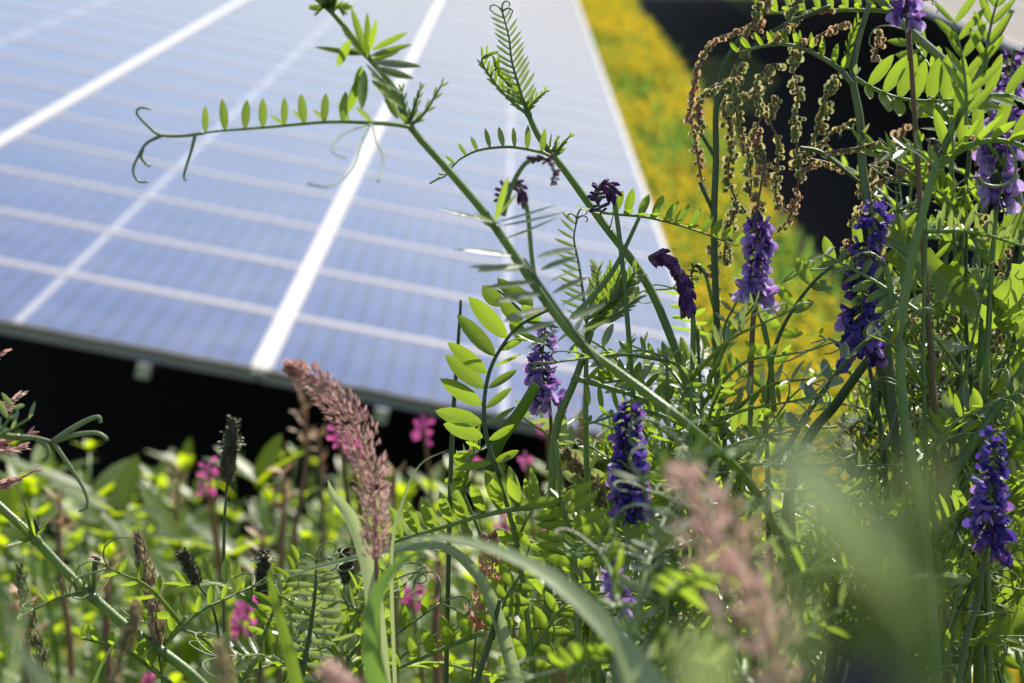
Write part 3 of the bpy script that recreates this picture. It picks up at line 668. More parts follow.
HL(t, [(937, 168), (915, 150), (895, 152), (880, 158)], 1.0, 5, 34, 10, (.1, .8, .6), lift=.2, fwd=.7, mat='vetch', tend=False)
HR(t, [(936, 172), (936, 155), (937, 147)], [(937, 147), (934, 140), (926, 140)], .97, n=14, s=.7, mat='calyx', shut=True)
for pts in ([(1004, 142), (1012, 150), (1016, 165), (1012, 180), (1000, 186), (985, 184), (978, 176)],):
    m = MB(); m.tube(curve(px(pts, .99), 24), .0006, 6); m.build('tendril', 'tendril', t)
# --- M grey stem with arching leaf
Mp = [(870, 2), (858, 42), (853, 78), (860, 120), (864, 180), (880, 280), (895, 440), (905, 690)]
t = plant('grey green vetch stem with a leaf arching left over the hanging sorrel', px(Mp, 1.07), (0, .05))
HS(t, Mp, 1.07, (2.6, 4.6), 'vetch_grey', [(853, 78), (864, 140)], (0, .05))
HL(t, [(852, 84), (838, 68), (815, 54), (790, 45), (765, 46), (738, 53)], 1.06, 10, 24, 5.5, (0, .97, .25), lift=1.0, fwd=.35, taper=.3, mat='vetch', rstem='vetch_grey', r=.0011, tend=False)
HL(t, [(855, 78), (872, 88), (898, 98), (930, 101), (975, 98)], 1.05, 8, 44, 14, (.05, .45, .9), lift=.5, fwd=.12, taper=.0, mat='young', sides=(1, -1), tend=False, r=.001, jit=.08)
HL(t, [(853, 78), (849, 60), (850, 40), (858, 22)], 1.07, 7, 18, 5, (.3, .2, .9), fwd=1.0, lift=.4, mat='vetch', tend=False)
HL(t, [(762, 14), (800, 12), (850, 10), (905, 12)][::-1], 1.1, 10, 26, 8, (0, .7, .7), lift=.8, fwd=.3, taper=.1, mat='vetch', tend=False, r=.001)
# --- brown stalk with violet tip at the top
Kp = [(909, 30), (911, 60), (915, 120), (920, 200), (930, 340), (940, 500), (950, 690)]
t = plant('straight reddish vetch stalk with violet flowers cut by the top border', px(Kp, 1.03), (0, .05))
HS(t, Kp, 1.03, (2.2, 3.0), 'stem_red', [], (0, .05))
HR(t, [(910, 60), (908, 40), (907, 14)], [(907, 12), (906, -10), (904, -60)], 1.03, n=24, s=1.0, mat='violet', pm='stem_red')
t = plant('ribbed pale green stem running diagonally behind the reddish stalk', px([(870, -10), (912, 32), (955, 72), (1000, 130), (1030, 300), (1040, 690)], 1.1))
HS(t, [(868, -12), (912, 32), (955, 72), (1000, 130), (1030, 300), (1040, 690)], 1.1, (4, 5), 'vetch_grey', [], (0, .05))
# --- G violet raceme right edge
t = plant('vetch stalk with broad violet flower spike at the upper right border', px([(998, 205), (985, 400), (990, 690)], 1.06))
HS(t, [(997, 200), (990, 300), (985, 440), (990, 690)], 1.06, (2, 3.4), 'stem', [], (0, .05))
HR(t, [(997, 206), (998, 196)], [(998, 192), (1000, 150), (1006, 105), (1014, 48)], 1.06, n=46, s=1.35, mat='violet', sd=(-.2, 0, 1))
# --- J dark indigo raceme
t = plant('vetch stalk with shaded dark indigo flower spike at the lower right', px([(988, 548), (975, 620), (960, 690)], .955))
HS(t, [(986, 548), (978, 600), (966, 640), (958, 690)], .955, (2, 3.4), 'stem_dark', [], (0, .05))
HR(t, [(986, 552), (987, 542)], [(988, 538), (990, 500), (994, 465), (998, 428)], .955, n=42, s=1.2, mat='indigo', sd=(.3, 0, 1))
# --- H indigo raceme centre
t = plant('vetch stalk with dense indigo flower spike in the centre below the thick shoot', px([(629, 510), (628, 600), (632, 690)], .95))
HS(t, [(629, 508), (626, 580), (632, 690)], .95, (2, 3.4), 'stem', [], (0, .05))
HR(t, [(629, 520), (629, 508)], [(629, 504), (628, 470), (630, 435), (632, 398)], .95, n=56, s=1.12, mat='indigo', sd=(0, 0, 1))
HR(t, [(640, 640), (625, 600)], [(622, 596), (614, 570), (612, 540)], .9, n=18, s=.8, mat='violet', sd=(0, 0, 1), label='small blurred violet flower spike')
# --- lower right stems
t = plant('thick dark green stem slanting down from the right border', px([(1030, 360), (945, 490), (925, 590), (920, 690)], 1.02))
HS(t, [(1034, 350), (1006, 395), (972, 445), (945, 492), (928, 560), (920, 690)], 1.02, (4.4, 6.0), 'stem', [(945, 492)], (0, .05))
HL(t, [(946, 490), (940, 450), (955, 420), (985, 400)], 1.06, 6, 40, 12, (-.3, .5, .8), mat='vetch_grey', tend=False, taper=.1)
HL(t, [(950, 484), (980, 500), (1010, 495), (1040, 500)], 1.08, 6, 36, 12, (0, .7, .7), mat='vetch', tend=False, taper=.1)
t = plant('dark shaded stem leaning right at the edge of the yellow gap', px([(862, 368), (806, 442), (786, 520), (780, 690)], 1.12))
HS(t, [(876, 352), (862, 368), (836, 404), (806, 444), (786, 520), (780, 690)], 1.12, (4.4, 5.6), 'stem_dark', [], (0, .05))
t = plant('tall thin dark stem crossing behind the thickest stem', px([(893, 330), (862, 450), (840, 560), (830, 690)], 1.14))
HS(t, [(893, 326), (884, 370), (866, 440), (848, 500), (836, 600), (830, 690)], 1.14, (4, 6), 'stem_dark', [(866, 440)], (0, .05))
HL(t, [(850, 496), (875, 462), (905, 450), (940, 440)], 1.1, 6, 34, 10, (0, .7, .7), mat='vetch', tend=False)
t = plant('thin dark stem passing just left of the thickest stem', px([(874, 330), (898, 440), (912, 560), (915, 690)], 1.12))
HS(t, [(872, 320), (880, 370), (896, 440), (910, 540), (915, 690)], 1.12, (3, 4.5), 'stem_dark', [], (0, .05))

# --- leaf O and friends in lower centre
t = plant('vetch shoot with a row of upright folded leaflets above the arching grass blade', px([(560, 500), (575, 560), (580, 690)], 1.03))
HS(t, [(556, 440), (562, 500), (575, 580), (580, 690)], 1.03, (2.4, 3.6), 'stem', [(562, 500)], (0, .05))
HL(t, [(560, 503), (520, 508), (480, 516), (440, 528), (400, 540), (368, 552)], 1.03, 11, 44, 12, (0, .96, .28), lift=1.15, fwd=.12, taper=.25, mat='vetch', sides=(1, -1), r=.0012, jit=.09, tl=.03, fold=.3)
HL(t, [(575, 575), (574, 545), (568, 520), (560, 500)], 1.02, 6, 46, 13, (.2, .2, .95), lift=.2, fwd=.25, taper=.1, mat='young', tend=False, r=.0011)
t = plant('low vetch shoot with dark leaflets at the bottom centre', px([(470, 690), (480, 720)], 1.02))
HS(t, [(500, 600), (490, 640), (470, 700)], 1.02, (2, 3), 'stem_dark', [], (0, .05))
HL(t, [(484, 632), (450, 646), (418, 660), (380, 676)], 1.01, 6, 36, 14, (.1, .8, .5), lift=1.0, fwd=.0, mat='vetch', tend=False, r=.001)
HL(t, [(493, 640), (505, 600), (520, 575), (530, 545)], 1.04, 7, 34, 13, (-.1, .3, .9), mat='young', tend=False, fwd=.4)
HL(t, [(500, 690), (540, 640), (560, 610), (590, 590)], 1.05, 7, 34, 13, (.1, .4, .9), mat='young', tend=False, fwd=.4)
t = plant('stout green stem rising in the lower centre behind the violet spike', px([(560, 370), (552, 480), (540, 690)], 1.08))
HS(t, [(592, 330), (575, 380), (556, 430), (552, 500), (545, 690)], 1.08, (3, 4.2), 'stem', [(576, 378)], (0, .05))
HL(t, [(575, 378), (610, 388), (640, 398), (662, 408)], 1.05, 7, 30, 6, (0, .4, .9), mat='young', tend=False, r=.0012, lift=-.2)
HS(t, [(536, 384), (520, 412), (500, 440), (488, 470)], 1.06, (5, 7), 'young', name='side_stem')
# --- R hanging leaf with horizontal leaflets, held by a folded grass blade
t = plant('vetch leaf with slate coloured horizontal leaflets hanging below a folded grass blade', px([(302, 680), (306, 700)], 1.03))
HS(t, [(300, 660), (304, 700)], 1.03, (1.5, 2), 'stem_dark', [], (0, .03))
HL(t, [(302, 676), (306, 655), (311, 625), (315, 595), (316, 574)], 1.03, 9, 31, 7.5, (0, .62, .78), lift=.0, fwd=.05, taper=.1, mat='vetch_grey', rstem='stem_dark', jit=.08, tend=True, tl=.02, r=.0011, fold=.35)
HL(t, [(300, 670), (285, 664), (272, 655)], 1.03, 4, 22, 7, (0, .8, .5), mat='vetch', tend=False)

# --- N bottom-left slanting stem
Np = [(-14, 494), (8, 514), (36, 540), (66, 572), (94, 598), (128, 628), (160, 650), (200, 682), (230, 720)]
t = plant('pale green vetch stem slanting down to the right at the lower left', px(Np, 1.0), (.03, .03))
HS(t, Np, 1.0, (4.6, 5.6), 'stem', [(36, 540), (94, 598)], (.03, .03))
HL(t, [(94, 598), (80, 594), (62, 597), (48, 603)], 1.0, 5, 24, 4, (.0, .97, .2), lift=1.2, fwd=.1, mat='vetch_grey', tend=True, tl=.026, r=.001)
for q, l in (((117, 560), 16), ((108, 568), 20), ((100, 572), 16), ((88, 566), 18), ((76, 562), 18), ((70, 574), 18)):
    m = MB(); p0 = P(92 - (95 - q[0]) * .3, 594, 1.0); p1 = P(q[0], q[1], .99); m.blade(p0, p1 - p0, cv(.8, .2, .5), np.linalg.norm(p1 - p0), 5 / F_PX, .5, .05); m.build('leaf', 'vetch_grey', t)
HR(t, [(94, 596), (94, 575), (95, 566)], [(95, 564), (97, 558), (101, 560)], 1.0, n=9, s=.5, mat='calyx', shut=True)
for q in ((58, 514), (20, 508), (14, 520), (48, 528), (4, 548), (22, 498), (30, 520)):
    m = MB(); p0 = P(34, 538, 1.0); p1 = P(q[0], q[1], .99); m.blade(p0, p1 - p0, cv(.2, .7, .6), np.linalg.norm(p1 - p0), 7 / F_PX, .25, .1); m.build('leaf', 'young', t)
HR(t, [(36, 538), (36, 528)], [(36, 526), (35, 518)], 1.0, n=12, s=.6, mat='calyx', shut=True)
# --- curling tendrils at the left border
t = plant('vetch shoot at the left border ending in long forked curling tendrils', px([(-20, 445), (-30, 560), (-30, 690)], .92))
HS(t, [(20, 437), (-20, 445), (-30, 560), (-30, 690)], .92, (3.5, 4.5), 'tendril', [], (0, .05))
m = MB()
for pts, r0 in (([(16, 437), (36, 438), (53, 442)], .0011), ([(53, 442), (70, 430), (86, 421), (98, 417), (101, 423)], .00125), ([(53, 442), (75, 435), (96, 433), (106, 438), (106, 441)], .0011),
                ([(53, 442), (68, 464), (80, 482), (87, 498), (86, 508), (79, 511)], .0009), ([(36, 438), (46, 446), (48, 455), (43, 461)], .0011)):
    m.tube(curve(px(pts, .92), 24), [r0, r0 * .55], 6)
m.build('tendril', 'tendril', t)
HL(t, [(-10, 445), (5, 425), (14, 408)], .92, 4, 34, 9, (0, .8, .5), tend=False, mat='vetch_grey')
HL(t, [(-10, 440), (10, 430), (30, 418)], .9, 3, 34, 8, (0, .9, .3), tend=False, mat='vetch_grey')

# ------------------------------------------------------------------ sorrel with hanging seed strings
sor = plant('sorrel with rust and green seed strings hanging before the dark shade', px([(715, 220), (722, 400), (740, 690)], 1.08), (0, .05), 'sorrel_plant', 'sorrel')
HS(sor, [(742, 34), (722, 70), (716, 110), (716, 160), (714, 220), (716, 300), (722, 420), (740, 690)], 1.09, (2.5, 3.8), 'stem_dark', [], (0, .05))
def seedstring(parent, pts, z, dens=1.0, red=False, s=1.0):
    c = curve(px(pts, z), 60); Ls = np.concatenate([[0], np.cumsum(np.linalg.norm(np.diff(c, axis=0), axis=1))]); tot = Ls[-1]
    mb = MB(); mb.tube(c, .00055, 5, 1)
    k = int(tot / .0019 * dens)
    for i in range(k):
        t = i / k * tot; p = np.array([np.interp(t, Ls, c[:, a]) for a in range(3)])
        den = .75 + .25 * math.sin(i * .55)
        for _ in range(2):
            if rng.random() > den: continue
            a = rng.uniform(0, 6.28); d = RT * math.cos(a) * 1.0 + TW * math.sin(a) + np.array((0, 0, -.5)); d = unit(d)
            q = p + d * rng.uniform(.0014, .0038) * s; r = rng.uniform(.0012, .0024) * s * (1 - .35 * (i / k if rng.random() < .7 else 0))
            # a nutlet between thin rounded wings
            mb.tube([p, q], .0002, 3, 1, False)
            ax = unit(np.array((rng.uniform(-1, 1), rng.uniform(-1, 1), rng.uniform(-.35, .35)))); az_ = unit(np.array((rng.uniform(-.3, .3), rng.uniform(-.3, .3), 1)))
            mb.ball(q, r * .52, az_, 1.25, 6, 4, 3)
            for w_ in range(3):
                o_ = Matrix.Rotation(w_ * 2.094 + .3, 3, Vector(az_)) @ Vector(tuple(ax)); o_ = unit(np.array(o_) - az_ * (np.array(o_) @ az_)); nn_ = np.cross(az_, o_)
                cc = q + o_ * r * .42; rim = [cc + (o_ * math.cos(v_) + az_ * math.sin(v_) * 1.05) * r * .85 + nn_ * r * .12 * math.sin(3 * v_ + i) for v_ in [x_ * .7854 for x_ in range(8)]]
                mb.add(rim + [cc], [(x_, (x_ + 1) % 8, 8) for x_ in range(8)], 2 if w_ else 0)
    return mb.build('seed_string', ['sorrel_red' if red else 'sorrel', 'stem_red', 'wing', 'nut'], parent)
for pts, red in (([(757, 0), (752, 20), (746, 40), (744, 58)], False), ([(762, -8), (764, 14), (758, 36)], True),
                 ([(752, 22), (735, 32), (716, 40), (704, 56), (697, 80), (693, 108), (691, 140), (698, 170), (704, 192)], True),
                 ([(738, 78), (722, 80), (708, 92), (700, 108), (697, 128)], True), ([(742, 62), (736, 90), (742, 120), (746, 148), (750, 176), (748, 196)], False),
                 ([(728, 98), (726, 120), (730, 146), (728, 170), (738, 196), (745, 210)], False), ([(778, 66), (766, 70), (757, 84), (760, 110), (758, 136), (762, 160), (764, 186), (758, 210)], False),
                 ([(775, 98), (774, 120), (776, 142), (780, 166), (778, 196), (784, 214)], False), ([(797, 46), (797, 70), (794, 90), (798, 112), (800, 140), (796, 160), (790, 172)], False),
                 ([(840, 72), (830, 86), (824, 104), (818, 126), (812, 150), (800, 160)], False), ([(812, 160), (800, 176), (794, 196), (786, 215), (780, 232)], True),
                 ([(855, 118), (838, 126), (826, 136), (818, 150)], False), ([(878, 140), (860, 146), (840, 152), (826, 156)], True), ([(840, 170), (824, 164), (812, 158)], False),
                 ([(830, 8), (808, 14), (790, 24), (776, 34), (770, 44)], True), ([(845, 22), (826, 30), (812, 38), (800, 44)], True), ([(810, -6), (796, 8), (786, 26), (776, 46)], False),
                 ([(732, 208), (728, 226), (722, 244), (724, 262)], False), ([(716, 240), (714, 262), (720, 284), (716, 305)], False), ([(905, 166), (890, 176), (874, 184), (862, 196)], True),
                 ([(880, 30), (878, 44), (876, 60)], True), ([(742, 96), (752, 92), (764, 84), (772, 66)], True), ([(870, 196), (858, 212), (850, 232), (848, 256)], False), ([(760, 200), (752, 220), (762, 244), (758, 262)], False)):
    seedstring(sor, [(a + rng.uniform(-4, 4), b + rng.uniform(-3, 3)) for a, b in pts], rng.uniform(1.05, 1.13), 1.25, red, rng.uniform(.68, 1.0))
# branch stems
for pts in ([(716, 160), (705, 140), (697, 128)], [(716, 110), (740, 62), (775, 30), (830, 6)], [(868, 190), (845, 170), (820, 152), (800, 148)], [(716, 220), (708, 200), (700, 182)]):
    HS(sor, pts, 1.09, (1.6, 2.2), 'stem_dark', name='branch')
sor2 = plant('sorrel stems with loose green and rust seeds tangled at the right border', px([(960, 230), (960, 420), (965, 690)], 1.12), (0, .05), 'sorrel_plant', 'sorrel')
HS(sor2, [(970, 150), (962, 230), (958, 330), (962, 460), (968, 690)], 1.13, (2.5, 3.8), 'stem_dark', [], (0, .05))
for i in range(26):
    x0, y0 = rng.uniform(880, 1020), rng.uniform(120, 400); l = rng.uniform(25, 60); a = rng.uniform(-.9, .9)
    seedstring(sor2, [(x0, y0), (x0 + l * .5 * math.sin(a), y0 + l * .5 + 3), (x0 + l * math.sin(a), y0 + l)], rng.uniform(1.06, 1.2), .6, rng.random() < .4, 1.15)
# ------------------------------------------------------------------ grasses, plantains, pink flowers
def blade_thing(label, pts, z, Wp, n, mat='blade', fold=.2, ground=True, cat='grass blade'):
    """pts from base to tip"""
    zz = z[0] if isinstance(z, tuple) else z
    c = list(px(pts, z)); W_ = Wp * zz / F_PX
    b = c[0]
    if ground:
        b = c[0] - (c[1] - c[0]) * .2; g = np.array((b[0], b[1] + .02, ground_z(b[0], b[1]) - .01)); c = [g] + [g + (b - g) * q for q in (.3, .6, .85, 1)] + c
    t = thing('grass_plant', label, cat, (c[0][0], c[0][1], c[0][2]))
    m = MB(); ribbon(m, c, W_, cv(*n), fold); m.build('blade', mat, t)
    return t
def panicle(parent, pts, z, wid, n, sl, sw, mat, spread=.5, name='seed_head'):
    """pts from base of the head to its tip; dense pointed spikelets"""
    c = curve(px(pts, z), 30); zz = z[0] if isinstance(z, tuple) else z; k = zz / F_PX; mb = MB(); mb.tube(c, [.0009, .0004], 5)
    S = len(c) - 1
    for i in range(n):
        t = rng.random(); f = t * S; j = min(S - 1, int(f)); b = c[j] + (c[j + 1] - c[j]) * (f - j); T = unit(c[j + 1] - c[j])
        w = wid * k * .5 * (math.sin(math.pi * min(1, .12 + t * .88)) ** .6) * rng.random() ** .6
        a = rng.uniform(0, 6.28); u = unit(np.cross(T, (.3, .8, .1))); v = np.cross(T, u); o = u * math.cos(a) + v * math.sin(a)
        p = b + o * w; d = unit(T * 1.0 + o * spread * rng.uniform(.3, 1.3) + np.array([rng.uniform(-.25, .25) for _ in range(3)]))
        mb.blade(p, d, np.cross(d, T + o * .1) if rng.random() < .5 else o, sl * k * rng.uniform(.7, 1.25), sw * k * rng.uniform(.8, 1.2), .6, .2,
                 prof=((0, .3), (.3, 1), (.65, .75), (1, .02)))
    return mb.build(name, mat, parent)
def grass_head(label, head, stalk, z, wid, n, sl, sw, mat, spread=.5, sm='stem_red', sr=2, cat='grass head', name='grass_plant'):
    """head: base to tip pixels; stalk: pixels from head base downwards"""
    c = list(px(stalk, z)); b = c[-1]; t = thing(name, label, cat, (b[0], b[1] + .02, ground_z(b[0], b[1])))
    stem(t, c, (sr * (z[0] if isinstance(z, tuple) else z) / F_PX * .6, sr * (z[0] if isinstance(z, tuple) else z) / F_PX * .5), sm, ground=(0, .02))
    panicle(t, head, z, wid, n, sl, sw, mat, spread)
    return t
grass_head('large arching pink grass plume overlapping the lower edge of the panels', [(376, 560), (374, 500), (364, 445), (340, 405), (312, 378), (288, 366)], [(376, 560), (378, 620), (380, 700)], (.86), 35, 1000, 9.5, 2.6, 'pinkgrass', .9, sr=4)
grass_head('soft blurred pinkish grass plume hanging at the lower right centre', [(780, 690), (765, 630), (735, 575), (705, 520), (682, 470)], [(780, 690), (784, 720), (790, 760)], .46, 70, 230, 16, 6, 'pinkgrass', .9, sr=4)
grass_head('second blurred pinkish grass plume right behind the first', [(770, 640), (755, 590), (745, 540), (728, 500)], [(770, 640), (790, 700), (800, 760)], .52, 50, 110, 18, 7, 'tangrass', .9, sr=4)
grass_head('narrow brown tipped grass spike above the slanting stem', [(158, 648), (154, 610), (147, 575), (138, 538)], [(158, 648), (162, 680), (164, 720)], 1.0, 17, 420, 9, 4, 'tangrass', .2)
grass_head('green knobbly grass spike at the lower left border', [(46, 690), (40, 650), (28, 610), (20, 566)], [(46, 690), (48, 720), (50, 760)], 1.02, 13, 300, 9, 4.5, 'greengrass', .25)
grass_head('blurred reddish grass spike low between the two green ones', [(112, 700), (120, 660), (130, 630), (136, 604)], [(112, 700), (110, 740), (108, 780)], .74, 15, 160, 11, 4, 'tangrass', .3)
grass_head('short tan grass spike beside the central violet flowers', [(606, 506), (592, 484), (576, 465), (566, 452)], [(606, 506), (622, 560), (630, 690)], 1.1, 16, 200, 9, 4.5, 'tangrass', .3)
grass_head('brown rounded grass head at the bottom border', [(360, 700), (350, 690), (336, 676), (322, 672)], [(360, 700), (365, 740), (368, 780)], .55, 26, 110, 11, 5, 'pinkgrass', .5)
grass_head('tan grass head blurred at the bottom left of the pale blade', [(222, 700), (226, 680), (222, 660), (218, 644)], [(222, 700), (220, 740), (220, 780)], .66, 18, 110, 11, 4, 'tangrass', .5)
t = thing('grass_plant', 'pink panicle grass entering from the left border', 'grass head', tuple(P(-40, 700, .95) * (1, 1, 0) + np.array((0, 0, ground_z(0, .9)))))
stem(t, px([(-30, 330), (-34, 480), (-40, 700)], .97), (.0012, .0009), 'stem_red', ground=(0, .02))
for a, b in (((-20, 362), (5, 350)), ((-24, 410), (22, 394)), ((-20, 404), (12, 406)), ((-20, 446), (34, 432)), ((-20, 452), (24, 446)), ((-20, 492), (36, 470)), ((-20, 480), (16, 480))):
    panicle(t, [a, ((a[0] + b[0]) / 2, (a[1] + b[1]) / 2 + 3), b], .97, 7, 26, 9, 3, 'pinkgrass', .5)
# reed-like rust seeds in the lower middle
grass_head('rust coloured seed spray standing in the lower centre', [(476, 632), (482, 600), (492, 570), (490, 535)], [(476, 632), (474, 660), (470, 700)], 1.06, 24, 160, 9, 6, 'sorrel_red', .7)
grass_head('pale spent flower spray in the yellow gap', [(858, 500), (856, 470), (852, 440), (850, 424)], [(858, 500), (862, 560), (866, 690)], 1.12, 34, 120, 12, 5, 'tangrass', 1.2)

def plantain(label, head, stalk, z, wid, ring=None):
    c = list(px(stalk, z)); b = c[-1]; t = thing('plantain', label, 'plantain', (b[0], b[1] + .02, ground_z(b[0], b[1])))
    k = z / F_PX; stem(t, c, (1.7 * k, 1.3 * k), 'stem_dark', ground=(0, .02))
    h = curve(px(head, z), 16); mb = MB(); mb.tube(h, [wid * .30 * k, wid * .5 * k, wid * .5 * k, wid * .42 * k, wid * .15 * k], 10)
    for i in range(260):
        u = rng.random(); j = min(len(h) - 2, int(u * (len(h) - 1))); T = unit(h[j + 1] - h[j]); o = unit(np.cross(T, [rng.uniform(-1, 1) for _ in range(3)]))
        w = wid * .47 * k * (1 if .15 < u < .75 else .7); p = h[j] + (h[j + 1] - h[j]) * rng.random() + o * w
        mb.blade(p, unit(o + T * .8), T, 4.5 * k, 3 * k, .2)
    mb.build('flower_head', 'plantain', t)
    if ring is not None:
        an = MB()
        for i in range(22):
            u = rng.uniform(*ring); j = min(len(h) - 2, int(u * (len(h) - 1))); T = unit(h[j + 1] - h[j]); o = unit(np.cross(T, [rng.uniform(-1, 1) for _ in range(3)]))
            q = h[j] + o * wid * k * rng.uniform(.6, .95); an.tube([h[j] + o * wid * .4 * k, q], .0002, 3); an.ball(q, .0007, o, 1.5, 5, 4)
        an.build('stamens', 'anther', t)
plantain('tallest plantain head, in front of the dark shade under the panels', [(227, 482), (229, 460), (231, 440), (234, 418)], [(227, 482), (224, 540), (224, 690)], 1.22, 15, (.5, .8))
plantain('small tilted dark plantain head leaning left', [(198, 584), (190, 568), (181, 552)], [(198, 584), (214, 612), (226, 690)], 1.12, 12)
plantain('straight dark plantain head with a pale ring of stamens on top', [(262, 602), (263, 575), (264, 552)], [(262, 602), (262, 640), (258, 700)], 1.2, 14, (.8, 1.0))
plantain('short plantain head right below the folded grass blade', [(348, 586), (346, 566), (344, 548)], [(348, 586), (348, 640), (346, 700)], 1.25, 15)

blade_thing('wide pale grass blade arching over the lower centre, out of focus', [(690, 740), (640, 668), (590, 610), (540, 570), (480, 545), (425, 538), (378, 556)], (.60, .66), 29, (-.3, .85, .45), 'blade_pale', .15)
blade_thing('upright dark green grass blade bending right at bottom', [(388, 720), (372, 650), (376, 600), (396, 566), (428, 548)], .76, 28, (-.3, .2, .9), 'blade')
blade_thing('bright green grass blade leaning left at the bottom', [(306, 730), (292, 665), (280, 620), (272, 590), (268, 570)], .80, 18, (.2, .2, .95), 'young', .1)
blade_thing('folded grass blade lying across the hanging vetch leaf', [(520, 700), (490, 600), (450, 552), (400, 550), (350, 560), (310, 570), (275, 583)], 1.02, 16, (0, .75, .6), 'blade_pale', .5)
blade_thing('thin pale grass blade curving up to the right in front of the pink flowers', [(396, 700), (392, 560), (402, 505), (420, 465), (450, 449)], .93, 7, (-.6, .5, .6), 'blade_pale', .2)
blade_thing('grey green curved leaf blade beside the pink grass plume', [(385, 720), (372, 580), (352, 520), (334, 496), (328, 480)], .92, 24, (-.2, .3, .9), 'blade_pale', .3)
blade_thing('blurred pale blade at the left bottom corner', [(70, 730), (40, 680), (14, 640), (0, 590)], .45, 26, (.4, .3, .9), 'blade_pale', .15)
blade_thing('blurred green blade crossing the left bottom corner', [(-10, 730), (10, 680), (20, 630), (30, 570)], .45, 16, (.4, .3, .9), 'blade_pale', .15)
blade_thing('dark grass blade slanting behind the reddish spike', [(75, 740), (100, 670), (118, 640), (150, 600)], .92, 8, (-.4, .5, .6), 'blade', .3)
blade_thing('blurred light blade fanning right in the bottom middle', [(590, 740), (630, 700), (690, 655), (735, 600)], .62, 16, (-.2, .8, .5), 'blade', .3)
blade_thing('dark narrow blade reaching left at the bottom middle', [(640, 740), (660, 690), (700, 668), (735, 656)], .95, 12, (0, .8, .5), 'stem_dark', .3)
blade_thing('blurred pale green blade between the central spike and the plume', [(640, 750), (632, 700), (616, 650), (598, 600)], .58, 24, (.3, .3, .9), 'blade_pale', .2)
blade_thing('pointed upright dark blade in the bottom middle', [(684, 740), (682, 660), (683, 620), (682, 585)], 1.0, 9, (.6, .2, .7), 'blade', .4)
t = plant('bare stiff green stem rising to a leafy fork beside the pink plume', px([(702, 580), (720, 620), (748, 700)], .98), (0, .03), 'weed_shoot', 'weed')
HS(t, [(700, 578), (712, 600), (728, 645), (748, 705)], .98, (5, 7), 'stem', [(703, 582)], (0, .03))
HL(t, [(702, 582), (690, 570), (676, 562)], .98, 4, 20, 8, (0, .7, .7), tend=False); HL(t, [(702, 582), (706, 565), (704, 548)], .98, 4, 20, 9, (0, .3, .9), tend=False, mat='young')
t = plant('thin wiry grass stem crossing the panel edge', px([(458, 320), (452, 480), (450, 690)], 1.1), (0, .05), 'grass_plant', 'grass stem')
HS(t, [(461, 300), (457, 360), (453, 420), (450, 500), (446, 690)], 1.1, (1.4, 2.4), 'stem_dark', [], (0, .05))

# very close plant, far out of focus
t = plant('very blurred pale green plant standing right in front of the lens at lower right', px([(915, 480), (918, 690)], .15), (0, .01), 'vetch_plant', 'vetch')
c = px([(905, 492), (912, 560), (915, 640), (918, 720)], .15); stem(t, c, (.0011, .0008), 'stem', ground=(0, .005))
m = MB()
for a, b, w_ in (((900, 590), (735, 460), 150), ((905, 625), (800, 545), 160), ((890, 610), (840, 550), 120), ((914, 560), (902, 450), 36), ((905, 640), (880, 590), 60), ((800, 700), (760, 520), 60), ((700, 720), (690, 640), 50)):
    p0 = P(*a, .155); p1 = P(*b, .145); m.blade(p0, p1 - p0, cv(.1, .6, .7), np.linalg.norm(p1 - p0), w_ * .15 / F_PX, .2, .2)
m.build('leaf', 'blade_pale', t)
m = MB()
for a, b, w_ in (((916, 690), (912, 480), 34), ((905, 680), (820, 640), 80), ((880, 700), (840, 650), 70)):
    p0 = P(*a, .16); p1 = P(*b, .155); m.blade(p0, p1 - p0, cv(.1, .2, .9), np.linalg.norm(p1 - p0), w_ * .155 / F_PX, .2, .1)
m.build('leaf', 'stem_dark', t)
m = MB(); [m.ball(P(860 + rng.uniform(-30, 30), 690 + rng.uniform(-8, 14), .15), .0011, (0, 0, 1), 1.4) for _ in range(8)]; m.build('flower_buds', 'violet', t)

# pink flowers in the weeds
def pink(label, pxy, z, r, n=7, calyx=True):
    p = P(*pxy, z); g = ground_z(p[0], p[1]); t = thing('pink_flower', label, 'pink flower', (p[0], p[1] + .03, g))
    k = z / F_PX
    stem(t, [p, p + np.array((.01, .01, -.1))], (.0018, .0014), 'stem_red', ground=(.02, .04))
    mb = MB()
    for i in range(n * 3):
        o = unit(np.array([rng.gauss(0, 1), rng.gauss(0, 1), rng.gauss(0, .8) + .2])); b = p + o * r * k * rng.uniform(.1, .75) + UP * r * k * rng.uniform(-.6, .6)
        mb.blade(b, o, unit(np.cross(o, (0.3, .2, 1))), r * k * .75, r * k * .5, .3, .5, prof=((0, .3), (.4, .8), (.8, 1), (1, .5)))
    mb.build('petals', 'pink', t)
    cm = MB(); cm.tube([p - UP * r * k * .9, p], [.001, r * k * .25], 7); cm.build('calyx', 'stem_red', t)
